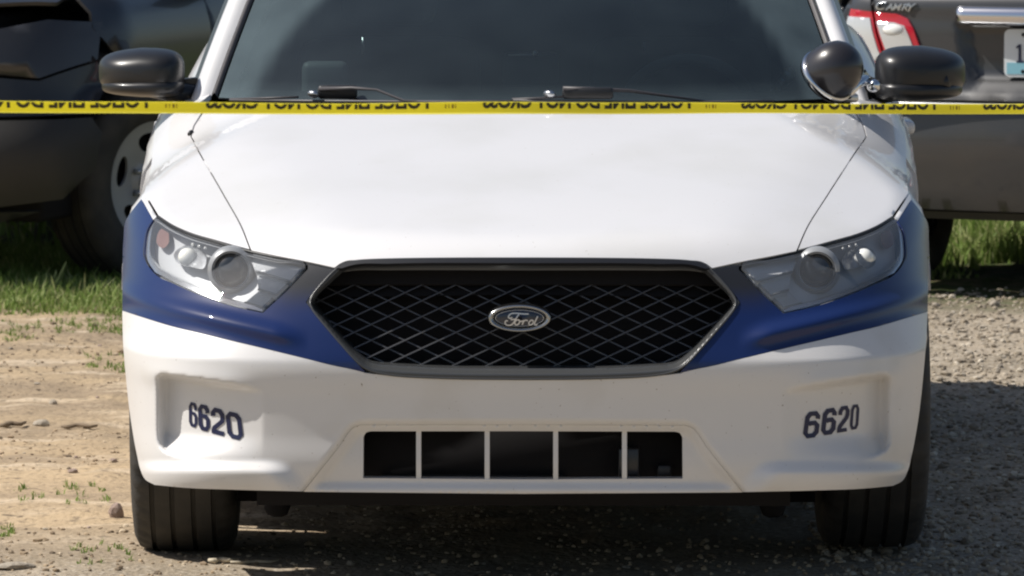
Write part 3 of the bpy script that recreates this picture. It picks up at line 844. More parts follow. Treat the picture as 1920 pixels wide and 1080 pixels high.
# ---- wheels
def make_wheel(name, R, W, rimR, parent, rim_mat, holes=5, n=180):
    """axle along +X, outer face at +X"""
    w = bpy.data.objects.new(name, None); COL.objects.link(w)
    if parent: w.parent = parent
    h = W / 2
    gro = [-0.29, -0.10, 0.10, 0.29]
    prof = [(rimR * 0.98, -h * 0.72), (rimR + 0.02, -h * 0.93), ((rimR + R) / 2, -h), (R - 0.035, -h * 0.97), (R - 0.012, -h * 0.88), (R - 0.004, -h * 0.76)]
    xs = []
    for g in gro:
        c = g * W; e = 0.0045
        xs += [(c - e - 0.0015, 0), (c - e, -0.009), (c + e, -0.009), (c + e + 0.0015, 0)]
    prof += [(R + d, x) for x, d in xs]
    prof += [(r, -x) for r, x in prof[5::-1]]
    vs, fs = [], []
    k = len(prof)
    for j in range(n):
        a = 2 * math.pi * j / n
        for i, (r, x) in enumerate(prof):
            rr = r
            if i in (3, 4, 5, k - 4, k - 5, k - 6) and j % 4 == 0: rr = r - 0.006
            vs.append((x, rr * math.cos(a), rr * math.sin(a)))
    for j in range(n):
        j2 = (j + 1) % n
        for i in range(k - 1):
            fs.append((j * k + i, j * k + i + 1, j2 * k + i + 1, j2 * k + i))
    t = sharp(mk('tyre', vs, fs, M['rubber'], w), 40)
    # pressed-steel disc with oval openings
    C = [(rimR * 1.0 * math.cos(2 * math.pi * i / 72), rimR * 1.0 * math.sin(2 * math.pi * i / 72)) for i in range(72)]
    loops = [C]
    for s in range(holes):
        a = 2 * math.pi * s / holes + 0.33
        cx, cy = rimR * 0.65 * math.cos(a), rimR * 0.65 * math.sin(a)
        loops.append([(cx + math.cos(a) * rimR * 0.16 * math.cos(b) - math.sin(a) * rimR * 0.25 * math.sin(b) * (1 + 0.25 * math.cos(b)),
                       cy + math.sin(a) * rimR * 0.16 * math.cos(b) + math.cos(a) * rimR * 0.25 * math.sin(b) * (1 + 0.25 * math.cos(b))) for b in [2 * math.pi * q / 24 for q in range(24)]])
    U, T = triangulate(loops, rimR * 0.07)
    r = np.linalg.norm(U, axis=1) / rimR
    hx = np.interp(r, [0, 0.20, 0.30, 0.42, 0.65, 0.86, 0.93, 1.0], [0.058, 0.058, 0.040, 0.050, 0.066, 0.078, 0.084, 0.092]) * (h / 0.12)
    vs2 = [(hx[i], U[i, 0], U[i, 1]) for i in range(len(U))]
    fs2 = [tuple(t_) for t_ in T]
    n0 = len(vs2); vs2 += [(x - 0.012, y, z) for x, y, z in vs2]
    fs2 += [(a + n0, c + n0, b + n0) for a, b, c in T]
    cnt = {}
    for a, b, c in T:
        for e in ((a, b), (b, c), (c, a)): cnt.setdefault((min(e), max(e)), []).append(e)
    for e in cnt.values():
        if len(e) == 1: a, b = e[0]; fs2.append((b, a, a + n0, b + n0))
    sharp(mk('rim', vs2, fs2, rim_mat, w), 45)
    lathe('hub_cap', [(rimR * 0.2, 0.055 * h / 0.12), (rimR * 0.19, 0.068 * h / 0.12), (rimR * 0.15, 0.075 * h / 0.12), (0.001, 0.076 * h / 0.12)], rim_mat, w, 28, (1, 0, 0))
    for s in range(5):
        a = 2 * math.pi * s / 5
        lathe('lug_nut', [(0.011, 0.045), (0.011, 0.070), (0.007, 0.076), (0.001, 0.076)], M['brushed'], w, 6, (1, 0, 0), (0, rimR * 0.30 * math.cos(a), rimR * 0.30 * math.sin(a)))
    lathe('brake_drum', [(rimR * 0.92, -0.06), (rimR * 0.92, 0.005), (0.01, 0.006)], M['void'], w, 36, (1, 0, 0))
    return w
def copy_wheel(w, parent):
    c = w.copy(); COL.objects.link(c); c.parent = parent
    for ch in w.children:
        d = ch.copy(); COL.objects.link(d); d.parent = c
    return c
wh = make_wheel('wheel', 0.362, 0.255, 0.225, car, M['steel'])
TX = 0.838
wh.location = (TX, WY, 0.362)
def put_wheel(w, x, y, z, steer=0.0):
    w.location = (x, y, z); w.rotation_euler = (0, 0, (math.pi if x < 0 else 0) + steer)
put_wheel(wh, TX, WY, 0.368, math.radians(1.5))
put_wheel(copy_wheel(wh, car), -TX + 0.004, WY, 0.356, math.radians(1.5))
put_wheel(copy_wheel(wh, car), TX, WY + 2.868, 0.362)
put_wheel(copy_wheel(wh, car), -TX, WY + 2.868, 0.362)

# ---- greenhouse
def Wb(a): return np.array([0.795 * a, 1.30 + 0.37 * a * a, 1.068])
def Wt(a): return np.array([0.655 * a, 2.12 + 0.15 * a * a, 1.475])
def Wp(a, b, out=0.0):
    p = Wb(a) * (1 - b) + Wt(a) * b + np.array([0, -0.35, 0.6]) * 0.045 * b * (1 - b) * 4 * (1 - 0.5 * a * a)
    return p + np.array([0, -0.5, 0.85]) * out
def sheet(name, f, na, nb, m, parent, a0=-1, a1=1, b0=0, b1=1, thick=0.0):
    vs = [f(a0 + (a1 - a0) * i / na, b0 + (b1 - b0) * j / nb) for j in range(nb + 1) for i in range(na + 1)]
    fs = [(j * (na + 1) + i, j * (na + 1) + i + 1, (j + 1) * (na + 1) + i + 1, (j + 1) * (na + 1) + i) for j in range(nb) for i in range(na)]
    return mk(name, vs, fs, m, parent)
wsh = sheet('windshield', lambda a, b: Wp(a, b), 60, 30, M['windshield'], car, -0.995, 0.995)
# dusty film outside the wiped fans; the bottom rise paints the dash reflection
me = wsh.data; at = me.attributes.new('dust_glare', 'FLOAT', 'POINT')
dv = []
for v in me.vertices:
    a = v.co.x / (0.795 - 0.14 * (v.co.z - 1.068) / 0.407); b = (v.co.z - 1.068) / 0.407
    w1 = math.hypot((a + 0.28) / 0.62, (b + 0.05) / 1.05); w2 = math.hypot((a - 0.42) / 0.47, (b + 0.05) / 1.0)
    wiped = min(w1, w2)
    dv.append(0.22 + 0.78 * float(sstep(0.93, 1.03, np.array(wiped))) + 0.5 * max(0, 0.12 - b) / 0.12)
at.data.foreach_set('value', dv)
# black ceramic border, rubber seal, painted pillars
for sgn in (-1, 1):
    sheet('glass_border', lambda a, b: Wp(sgn * (0.945 + 0.052 * a), b, -0.004), 2, 24, M['void'], car, 0, 1)
    sheet('windshield_seal', lambda a, b: Wp(sgn, b) + np.array([sgn * 0.016 * a, 0.006 * a, 0.012 * math.sin(a * math.pi)]), 4, 24, M['seal'], car, 0, 1)
    def pil(a, b):
        p = Wp(sgn, b)
        return p + np.array([sgn * (0.017 + 0.052 * a), 0.008 + 0.030 * a**3, 0.010 * math.sin(a * 2.6) - 0.012 * a**3])
    sheet('windshield_pillar', pil, 6, 24, M['white'], car, 0, 1, -0.04, 1)
    sheet('door_frame', lambda a, b: pil(1, b) + np.array([sgn * 0.016 * a, 0.055 * a, -0.01 * a]), 2, 24, M['gloss_black'], car, 0, 1, -0.04, 1)
sheet('glass_border', lambda a, b: Wp(a, 0.0 + 0.055 * b, -0.004), 50, 2, M['void'], car, -0.94, 0.94)
# cowl in front of the glass
sheet('cowl', lambda a, b: np.array([0.80 * a, 1.17 + 0.40 * a * a + 0.15 * b, 1.040 - 0.02 * a * a + 0.018 * b - 0.02 * math.sin(b * 3.1)]), 40, 6, M['black'], car, -1, 1)
# roof, side glass, rear glass
sheet('roof', lambda a, b: np.array([0.66 * a * (1 - 0.03 * b), 2.12 + 0.15 * a * a + 1.75 * b, 1.475 + 0.07 * math.sin(math.pi * min(1, b * 0.9 + 0.12)) * (1 - 0.5 * a * a) - 0.02 * a**6 - 0.055 * b * b]), 24, 20, M['white'], car)
sheet('rear_window', lambda a, b: np.array([(0.63 + 0.08 * b) * a, 3.86 + 0.14 * a * a * (1 - b) + 0.55 * b, 1.44 - 0.31 * b]), 12, 8, M['side_glass'], car)
for sgn in (-1, 1):
    def sg(a, b):
        yb = 1.70 + 2.6 * a; yt = 2.32 + 1.5 * a
        return np.array([sgn * (0.875 * (1 - b) + 0.675 * b + 0.02 * math.sin(b * 3)), yb * (1 - b) + yt * b, 1.045 * (1 - b) + (1.47 - 0.03 * a) * b])
    sheet('side_window', sg, 8, 6, M['side_glass'], car, 0, 0.78)
    sheet('rear_pillar', lambda a, b: sg(a, b) + np.array([sgn * 0.008, 0, 0]), 4, 6, M['white'], car, 0.76, 1.06)
    sheet('window_blocker', lambda a, b: sg(a, b) * np.array([0.955, 1, 1]) - np.array([0, 0, 0.02]), 10, 6, M['void'], car, -0.02, 1.06, -0.25, 1)  # added black sheet inside the side glass, blocks bright windows seen through the windshield
    sheet('centre_pillar', lambda a, b: sg(a, b) + np.array([sgn * 0.006, 0, 0]), 2, 6, M['gloss_black'], car, 0.36, 0.41)
# ---- cabin
box('cabin_floor', (-0.85, 1.4, 0.45), (0.85, 4.4, 0.50), M['void'], car, 0.01)
sheet('dashboard', lambda a, b: np.array([0.76 * a, 1.36 + 0.30 * a * a * (1 - b) + 0.62 * b, 1.045 + 0.012 * math.sin(b * 3.1) - 0.06 * max(0, b - 0.85)]), 20, 8, M['dash'], car)
box('dash_panel', (-0.74, 1.94, 0.60), (0.74, 1.98, 1.04), M['dash'], car, 0.01)
for x in (-0.40, 0.40):
    s_ = box('seat', (x - 0.25, 2.95, 0.55), (x + 0.25, 3.12, 1.16), M['seat'], car, 0.06, rot=(-0.12, 0, 0))
    box('headrest', (x - 0.13, 3.03, 1.19), (x + 0.13, 3.12, 1.37), M['seat'], car, 0.05)
pt_ = [(-0.84, 0.5), (0.84, 0.5), (0.83, 1.05), (0.63, 1.43), (-0.63, 1.43), (-0.83, 1.05)]
mk('partition', [(x, y, z) for y in (3.20, 3.22) for x, z in pt_], [(0, 1, 2, 3, 4, 5), (11, 10, 9, 8, 7, 6)] + [(i, 6 + i, 6 + (i + 1) % 6, (i + 1) % 6) for i in range(6)], M['void'], car, smooth=False)
for sgn in (-1, 1):
    tube('roof_rail', [Vector(Wt(sgn)) + Vector((sgn * 0.035, 0.02, -0.008)), (sgn * 0.70, 3.0, 1.495), (sgn * 0.685, 3.9, 1.42)], [0.03, 0.03, 0.03], M['white'], car, 8)
swc = loc(1290, 150, 2.25)
sw = lathe('steering_wheel', [(0.172 + 0.016 * math.cos(t), 0.016 * math.sin(t)) for t in np.linspace(0, 2 * math.pi, 13)], M['wheel_rim'], car, 40, Vector((0, 0.86, 0.5)), swc + Vector((0, 0, -0.09)), close=False)
# small items on the dash: passenger-side terminal, camera box, mount with a glint
c = loc(610, 140, 1.80); box('terminal', (c.x - 0.06, c.y - 0.02, 1.05), (c.x + 0.06, c.y + 0.02, c.z + 0.035), M['device'], car, 0.03)
c = loc(995, 128, 1.75); box('dash_camera', (c.x - 0.07, c.y - 0.03, c.z - 0.045), (c.x + 0.07, c.y + 0.03, c.z + 0.04), M['dash'], car, 0.008)
lathe('camera_eye', [(0.008, 0), (0.008, 0.004), (0.004, 0.008), (0.001, 0.009)], M['chrome'], car, 16, (0, -1, 0.4), loc(1003, 101, 1.70))
c = loc(995, 103, 1.715); box('camera_trim', (c.x - 0.058, c.y - 0.003, c.z - 0.002), (c.x + 0.05, c.y + 0.003, c.z + 0.002), M['brushed'], car, 0)
c = loc(681, 86, 2.0); box('antenna_rod', (c.x - 0.003, c.y - 0.003, c.z - 0.022), (c.x + 0.003, c.y + 0.003, c.z + 0.022), M['brushed'], car, 0)
c = loc(1208, 87, 2.0); box('column_stalk', (c.x - 0.003, c.y - 0.003, c.z - 0.011), (c.x + 0.003, c.y + 0.003, c.z + 0.011), M['device'], car, 0)
for u, v, r in ((1474, 140, 0.016), (1466, 152, 0.012), (1480, 133, 0.009)):
    lathe('mount_knob', [(r, -0.02), (r, 0.0), (r * 0.6, 0.008), (0.001, 0.01)], M['brushed'], car, 14, (-0.3, -1, 0.4), loc(u, v, 1.72))
tube('mount_arm', [loc(1452, 176, 1.75), loc(1462, 156, 1.72), loc(1474, 140, 1.72)], [0.012, 0.008, 0.010], M['device'], car)

# ---- wipers
def flatbar(name, px, depth, w, m, parent, lift=0.0):
    return tube(name, [loc(u, v, d) + Vector((0, 0, lift)) for (u, v), d in zip(px, depth)], w, m, parent, 6, flat=0.6)
for k, (arm, blade, block) in enumerate((
        ([(600, 167), (660, 165), (706, 168), (758, 189), (830, 191), (960, 193)], [(432, 186), (500, 184), (558, 182)], (596, 668, 162, 186)),
        ([(1056, 166), (1110, 167), (1180, 170), (1260, 181), (1345, 193)], [(960, 186), (1015, 184), (1058, 181)], (1054, 1150, 163, 186)))):
    wr = bpy.data.objects.new('wiper', None); COL.objects.link(wr); wr.parent = car
    ya = lambda u: 1.25 + 0.37 * ((u - 980) / 590) ** 2
    flatbar('wiper_arm', arm, [ya(u) for u, v in arm], [0.010, 0.009, 0.0055, 0.0055, 0.005, 0.005][:len(arm)] if k == 0 else [0.011, 0.010, 0.008, 0.006, 0.005], M['seal'], wr)
    flatbar('wiper_blade', blade, [ya(u) for u, v in blade], 0.0055, M['seal'], wr)
    lb = [(432, 187.5), (560, 189), (700, 190), (840, 190.5), (975, 190)] if k == 0 else [(962, 188), (1100, 190.5), (1240, 191.5), (1360, 191), (1450, 189)]
    flatbar('wiper_blade', lb, [ya(u) - 0.004 for u, v in lb], 0.0058, M['blade'], wr)
    a, b, t, bo = block
    p0, p1 = loc(a, bo, ya(a)), loc(b, t, ya(b))
    box('wiper_mount', (p0.x, p0.y - 0.005, p0.z), (p1.x, p0.y + 0.03, p1.z), M['black'], wr, 0.008)
    g = loc(1028 if k else 585, 175, ya(a) - 0.01)
    lathe('wiper_nut', [(0.009, -0.01), (0.009, 0.0), (0.005, 0.006), (0.001, 0.007)], M['brushed'], wr, 10, (-0.6, -0.6, 0.5), g, sx=2.0)

# ---- side mirrors
def mirror_shell(name, c, hw, hh, depth, m, parent, sgn):
    n, k = 40, 16; vs, fs = [], []
    for j in range(k + 1):
        t = j / k * math.pi / 2
        r, y = math.sin(t) ** 0.68 if t > 0 else 0.0, -depth * math.cos(t) ** 0.9
        r = max(r, 0.002)
        for i in range(n):
            a = 2 * math.pi * i / n
            ex = 2 / 3.5
            cx_ = math.copysign(abs(math.cos(a)) ** ex, math.cos(a)); sz = math.copysign(abs(math.sin(a)) ** ex, math.sin(a))
            taper = 1.0 - 0.22 * max(0, sgn * cx_)           # outer end a little lower
            vs.append((c[0] + hw * r * cx_, c[1] + y + 0.03 * (sgn * cx_) * r, c[2] + hh * r * sz * taper))
    for j in range(k):
        for i in range(n):
            i2 = (i + 1) % n
            fs.append((j * n + i, j * n + i2, (j + 1) * n + i2, (j + 1) * n + i))
    fs.append(tuple(range(k * n, k * n + n)))
    o = mk(name, vs, fs, m, parent)
    bm = bmesh.new(); bm.from_mesh(o.data); bmesh.ops.recalc_face_normals(bm, faces=bm.faces); bm.to_mesh(o.data); bm.free()
    return o
M['mirror'] = mat('mirror_black_plastic', (0.015, 0.015, 0.016), 0.35, coat=0.1)
def side_mirror(sgn, uc, vc, hwpx, hhpx, arm, base):
    Y = 1.80; s = (DIST + Y) / FPX
    c = loc(uc, vc, Y)
    r_ = bpy.data.objects.new('side_mirror', None); COL.objects.link(r_); r_.parent = car
    mirror_shell('mirror_cap', (c.x, c.y, c.z), hwpx * s, hhpx * s, 0.125, M['mirror'], r_, sgn)
    mirror_shell('mirror_skull', (c.x - sgn * 0.004, c.y - 0.004, c.z - hhpx * s * 0.56), hwpx * s * 0.97, hhpx * s * 0.44, 0.130, M['mirror'], r_, sgn)
    o = box('mirror_glass', (c.x - hwpx * s * 0.72, c.y + 0.004, c.z - hhpx * s * 0.6), (c.x + hwpx * s * 0.72, c.y + 0.008, c.z + hhpx * s * 0.6), M['chrome'], r_, 0.0)
    # lower skull, a separate moulding with a bright shut line
    pts = [loc(u, v, Y - 0.09 + 0.03 * i) for i, (u, v) in enumerate(arm)]
    tube('mirror_arm', pts, [0.018, 0.022, 0.026, 0.030], M['mirror'], r_, 12, flat=1.0)
    bp = [loc(u, v, Y - 0.02) for u, v in base]
    vs = [p + Vector((0, d, 0)) for d in (0, 0.07) for p in bp]; n = len(bp)
    fs = [tuple(range(n)), tuple(range(2 * n - 1, n - 1, -1))] + [(i, (i + 1) % n, n + (i + 1) % n, n + i) for i in range(n)]
    b = mk('mirror_base', vs, fs, M['mirror'], r_, smooth=False)
    bm = bmesh.new(); bm.from_mesh(b.data); bmesh.ops.recalc_face_normals(bm, faces=bm.faces); bmesh.ops.bevel(bm, geom=bm.edges[:], offset=0.006, segments=2, affect='EDGES'); bm.to_mesh(b.data); bm.free()
    return r_
side_mirror(-1, 266, 135, 82, 46, [(235, 160), (300, 170), (350, 176), (392, 180)], [(330, 150), (370, 146), (400, 150), (398, 190), (352, 188)])
side_mirror(1, 1725, 137, 86, 52, [(1780, 150), (1720, 165), (1670, 172), (1628, 178)], [(1618, 150), (1640, 146), (1690, 165), (1680, 190), (1622, 190)])

# ---- pillar spotlight with a chrome bezel
sp_c = loc(1552, 142, 1.50)
spt = bpy.data.objects.new('spotlight', None); COL.objects.link(spt); spt.parent = car
ax = Vector((0.60, -0.52, 0.61)).normalized()
RS = 0.0735
lathe('lamp_shell', [(RS, -0.004), (RS * 1.0, 0.012), (RS * 0.965, 0.035), (RS * 0.88, 0.058), (RS * 0.73, 0.078), (RS * 0.5, 0.094), (RS * 0.25, 0.102), (0.001, 0.104)], mat('spotlight_black', (0.024, 0.022, 0.024), 0.30, coat=0.5), spt, 48, ax, sp_c)
lathe('lamp_bezel', [(RS * 0.86, -0.020), (RS * 1.0, -0.018), (RS * 1.05, -0.008), (RS * 1.04, 0.002), (RS * 0.98, 0.004)], M['chrome'], spt, 48, ax, sp_c, close=False)
lathe('lamp_glass', [(RS * 0.9, -0.016), (RS * 0.6, -0.026), (0.001, -0.030)], M['clear_lens'], spt, 36, ax, sp_c)
pb = [loc(1588, 178, 1.52), loc(1605, 160, 1.55), loc(1622, 150, 1.60), loc(1645, 158, 1.66)]
tube('lamp_bracket', pb, [0.014, 0.012, 0.014, 0.012], M['chrome'], spt, 10)
lathe('bracket_bolt', [(0.016, -0.02), (0.016, 0.0), (0.010, 0.010), (0.001, 0.012)], M['chrome'], spt, 14, (0.2, -1, 0.2), loc(1640, 160, 1.58))
tube('lamp_stem', [loc(1571, 165, 1.55), loc(1576, 192, 1.56)], 0.006, M['chrome'], spt, 10)
box('stem_grommet', tuple(loc(1578, 192, 1.54)), tuple(loc(1608, 174, 1.60)), mat('bright_bracket', (0.72, 0.72, 0.70), 0.3, metal=0.7), spt, 0.006)
# ================================================================== GROUND
def vnoise(x, y, seed=0):
    xi, yi = np.floor(x).astype(np.int64), np.floor(y).astype(np.int64)
    xf, yf = x - xi, y - yi
    u, v = xf * xf * (3 - 2 * xf), yf * yf * (3 - 2 * yf)
    def h(a, b):
        n = (a * 374761393 + b * 668265263 + seed * 1442695041) & 0x7fffffff
        n = ((n ^ (n >> 13)) * 1274126177) & 0x7fffffff
        return ((n ^ (n >> 16)) & 0xffff) / 65535.0
    return (h(xi, yi) * (1 - u) + h(xi + 1, yi) * u) * (1 - v) + (h(xi, yi + 1) * (1 - u) + h(xi + 1, yi + 1) * u) * v
def fbm(x, y, seed=0, o=4):
    r = 0; a = 0.5; t = 0
    for k in range(o):
        r = r + a * vnoise(x * 2**k, y * 2**k, seed + k); t += a; a *= 0.5
    return r / t - 0.5
def ground_h(x, y):
    x, y = np.asarray(x, float), np.asarray(y, float)
    near = sstep(60, 30, np.hypot(x, y))
    under = sstep(0.25, 0.7, np.minimum(np.hypot(x + 0.80, y - 1.0), np.hypot(x - 0.86, y - 1.0)))
    h = 0.035 * fbm(x * 0.5, y * 0.5, 3) + 0.030 * fbm(x * 2.1, y * 1.6, 9) + 0.024 * fbm(x * 9, y * 7, 21, 3)
    # wheel-worn rut lines crossing the left side
    h = h - 0.018 * np.exp(-((y - 1.6 - 0.3 * fbm(x, y * 0, 4)) / 0.16) ** 2) * sstep(-0.6, -1.0, x)
    h = h + 0.020 * np.exp(-((y - 5.4) / 0.25) ** 2) * sstep(-0.8, -1.2, x)
    return h * near * (0.25 + 0.75 * under)
def axis_pts(lo, hi, step, far):
    a = list(np.arange(lo, hi, step)); g = step; p = hi; up = []
    while p < far: up.append(p); g *= 1.22; p += g
    g = step; p = lo; dn = []
    while True:
        g *= 1.22; p -= g
        if p < -far: break
        dn.append(p)
    return np.array(dn[::-1] + a + up)
gx, gy = axis_pts(-3.2, 3.6, 0.024, 900), axis_pts(-0.8, 11.5, 0.030, 900)
X, Y = np.meshgrid(gx, gy)
Zg = ground_h(X, Y)
V = np.stack([X.ravel(), Y.ravel(), Zg.ravel()], 1)
nx, ny = len(gx), len(gy)
idx = np.arange(nx * ny).reshape(ny, nx)
Fq = np.stack([idx[:-1, :-1].ravel(), idx[:-1, 1:].ravel(), idx[1:, 1:].ravel(), idx[1:, :-1].ravel()], 1)
def big_mesh(name, V, Fc, m, smooth=True, attr=None):
    me = bpy.data.meshes.new(name)
    k = Fc.shape[1]
    me.vertices.add(len(V)); me.vertices.foreach_set('co', V.astype(np.float32).ravel())
    me.loops.add(Fc.size); me.loops.foreach_set('vertex_index', Fc.astype(np.int32).ravel())
    me.polygons.add(len(Fc)); me.polygons.foreach_set('loop_start', np.arange(0, Fc.size, k, dtype=np.int32))
    me.polygons.foreach_set('use_smooth', np.full(len(Fc), smooth))
    if attr is not None:
        at = me.attributes.new('tone', 'FLOAT', 'POINT'); at.data.foreach_set('value', attr.astype(np.float32))
    me.update(calc_edges=True); me.materials.append(m)
    o = bpy.data.objects.new(name, me); COL.objects.link(o)
    return o

def ground_material():
    m = bpy.data.materials.new('dirt_and_gravel'); m.use_nodes = True
    nt = m.node_tree; N, L = nt.nodes, nt.links; b = N['Principled BSDF']
    tc = N.new('ShaderNodeTexCoord'); sp = N.new('ShaderNodeSeparateXYZ'); L.new(tc.outputs['Object'], sp.inputs[0])
    def noise(scale, det=5, stretch=None, dist=0.0):
        n = N.new('ShaderNodeTexNoise'); n.inputs['Scale'].default_value = scale; n.inputs['Detail'].default_value = det
        n.inputs['Distortion'].default_value = dist
        if stretch:
            mp = N.new('ShaderNodeMapping'); mp.inputs['Scale'].default_value = stretch
            L.new(tc.outputs['Object'], mp.inputs[0]); L.new(mp.outputs[0], n.inputs['Vector'])
        else: L.new(tc.outputs['Object'], n.inputs['Vector'])
        return n.outputs['Fac']
    def rng(x, lo, hi):
        r = N.new('ShaderNodeMapRange'); r.interpolation_type = 'SMOOTHSTEP'
        r.inputs[1].default_value = lo; r.inputs[2].default_value = hi; L.new(x, r.inputs[0]); return r.outputs[0]
    def add(a, b_, k):
        r = N.new('ShaderNodeMath'); r.operation = 'MULTIPLY_ADD'; L.new(b_, r.inputs[0]); r.inputs[1].default_value = k; L.new(a, r.inputs[2]); return r.outputs[0]
    def mixc(f, a, c):
        r = N.new('ShaderNodeMix'); r.data_type = 'RGBA'; L.new(f, r.inputs[0])
        for i, q in ((6, a), (7, c)):
            if isinstance(q, tuple): r.inputs[i].default_value = (*q, 1)
            else: L.new(q, r.inputs[i])
        return r.outputs[2]
    tan = mixc(rng(noise(1.7, 6, (0.6, 1.6, 1)), 0.36, 0.66), (0.45, 0.34, 0.215), (0.32, 0.245, 0.165))
    tan = mixc(rng(noise(4.5, 8, (0.5, 1.3, 1)), 0.50, 0.72), tan, (0.58, 0.47, 0.34))
    tan = mixc(rng(noise(38, 6), 0.52, 0.70), tan, (0.20, 0.155, 0.105))
    grav = mixc(rng(noise(2.2, 6), 0.35, 0.68), (0.36, 0.30, 0.225), (0.27, 0.225, 0.165))
    grav = mixc(rng(noise(55, 5), 0.48, 0.68), grav, (0.46, 0.40, 0.32))
    grav = mixc(rng(noise(85, 3), 0.55, 0.70), grav, (0.12, 0.105, 0.085))
    jit = noise(0.9, 5)
    right = rng(add(sp.outputs[0], jit, 1.2), 0.5, 1.4)
    frontm = rng(add(sp.outputs[1], jit, 1.2), 2.0, 1.1)
    mx = N.new('ShaderNodeMath'); mx.operation = 'MAXIMUM'; L.new(right, mx.inputs[0]); L.new(frontm, mx.inputs[1])
    col = mixc(mx.outputs[0], tan, grav)
    # soil under the grass
    turf = rng(add(sp.outputs[1], noise(1.3, 5), 1.4), 8.2, 9.0)
    col = mixc(turf, col, mixc(rng(noise(14, 6), 0.40, 0.65), (0.05, 0.075, 0.022), (0.13, 0.105, 0.06)))
    L.new(col, b.inputs['Base Color']); b.inputs['Roughness'].default_value = 0.95; b.inputs['Specular IOR Level'].default_value = 0.2
    bp = N.new('ShaderNodeBump'); bp.inputs['Strength'].default_value = 0.9; bp.inputs['Distance'].default_value = 0.012
    L.new(noise(45, 8), bp.inputs['Height']); L.new(bp.outputs[0], b.inputs['Normal'])
    return m
g = big_mesh('ground', V, Fq, ground_material()); g['kind'] = 'structure'

def tone_material(name, cols, trans=0.0, rough=0.9):
    m = bpy.data.materials.new(name); m.use_nodes = True
    nt = m.node_tree; N, L = nt.nodes, nt.links; b = N['Principled BSDF']
    at = N.new('ShaderNodeAttribute'); at.attribute_name = 'tone'
    cr = N.new('ShaderNodeValToRGB'); L.new(at.outputs['Fac'], cr.inputs[0])
    e = cr.color_ramp.elements
    for i, c in enumerate(cols):
        el = e[i] if i < 2 else e.new(1.0)
        el.position = i / (len(cols) - 1); el.color = (*c, 1)
    L.new(cr.outputs[0], b.inputs['Base Color']); b.inputs['Roughness'].default_value = rough; b.inputs['Specular IOR Level'].default_value = 0.25
    if trans:
        t = N.new('ShaderNodeBsdfTranslucent'); L.new(cr.outputs[0], t.inputs[0])
        mx = N.new('ShaderNodeMixShader'); mx.inputs[0].default_value = trans
        L.new(b.outputs[0], mx.inputs[1]); L.new(t.outputs[0], mx.inputs[2]); L.new(mx.outputs[0], N['Material Output'].inputs[0])
    return m

# ---- loose gravel: thousands of small angular stones
ICO_V = None
bm = bmesh.new(); bmesh.ops.create_icosphere(bm, subdivisions=1, radius=1.0); bm.verts.ensure_lookup_table()
ICO_V = np.array([v.co[:] for v in bm.verts]); ICO_F = np.array([[v.index for v in f.verts] for f in bm.faces]); bm.free()
def stones(name, xs, ys, sz, m, tone):
    n = len(xs); zs = ground_h(xs, ys)
    k = len(ICO_V)
    jit = 1 + RNG.uniform(-0.28, 0.28, (n, k, 1))
    P = ICO_V[None] * jit * (sz[:, None, None] * RNG.uniform(0.7, 1.3, (n, 1, 3)) * np.array([1, 1, 0.68]))
    an = RNG.uniform(0, 6.28, n); c, s = np.cos(an)[:, None], np.sin(an)[:, None]
    Q = np.stack([P[..., 0] * c - P[..., 1] * s, P[..., 0] * s + P[..., 1] * c, P[..., 2]], 2)
    Q += np.stack([xs, ys, zs + sz * 0.22], 1)[:, None, :]
    Fc = (ICO_F[None] + (np.arange(n) * k)[:, None, None]).reshape(-1, 3)
    return big_mesh(name, Q.reshape(-1, 3), Fc, m, smooth=False, attr=np.repeat(tone, k))
def scatter(n, x0, x1, d0, d1):
    d = 1 / RNG.uniform(1 / d1, 1 / d0, n)
    return RNG.uniform(x0, x1, n), d - DIST
M['gravel'] = tone_material('gravel_stones', [(0.17, 0.14, 0.105), (0.31, 0.26, 0.195), (0.40, 0.34, 0.26), (0.55, 0.49, 0.40)])
xs, ys = scatter(15000, 0.75, 2.6, 14.6, 23.6)
sz = 0.004 + 0.020 * RNG.beta(1.1, 6.5, len(xs))
o = stones('gravel', xs, ys, sz, M['gravel'], RNG.uniform(0, 1, len(xs)) ** 1.2); o['kind'] = 'stuff'
xs, ys = scatter(9000, -2.6, 1.2, 14.6, 23.4)
kp = (fbm(xs * 1.2, ys * 0.9, 31) > -0.05) | (ys < 1.2)
xs, ys = xs[kp], ys[kp]
sz = 0.0035 + 0.016 * RNG.beta(1.0, 7.5, len(xs))
M['pebbles'] = tone_material('brown_pebbles', [(0.13, 0.10, 0.07), (0.30, 0.225, 0.15), (0.42, 0.32, 0.21), (0.56, 0.46, 0.33)])
o = stones('pebbles', xs, ys, sz, M['pebbles'], RNG.uniform(0, 1, len(xs))); o['kind'] = 'stuff'

# ---- stones one can pick out
def rock(name, u, v, w, m, label, tall=0.6, seed=0, group=None, long=1.0):
    d = FPX * CAMZ / (v + 484.0)
    p = wpt(u, v, d)
    r = w / FPX * d / 2
    bm = bmesh.new(); bmesh.ops.create_icosphere(bm, subdivisions=2, radius=1.0)
    rn = random.Random(seed)
    off = [Vector((rn.uniform(-1, 1), rn.uniform(-1, 1), rn.uniform(-1, 1))).normalized() for _ in range(7)]
    for vt in bm.verts:
        for k in off:
            dd = vt.co.dot(k)
            if dd > 0.72: vt.co -= k * (dd - 0.72) * 0.9
        vt.co *= 1 + rn.uniform(-0.05, 0.05)
        vt.co = Vector((vt.co.x * r * long, vt.co.y * r * 0.8, vt.co.z * r * tall))
    o = bm_obj(name, bm, m)
    o.location = (p.x, p.y, float(ground_h(p.x, p.y)) + r * tall * 0.45)
    o.rotation_euler = (0, 0, rn.uniform(-0.3, 0.3))
    return tag(o, label, 'stone', group)
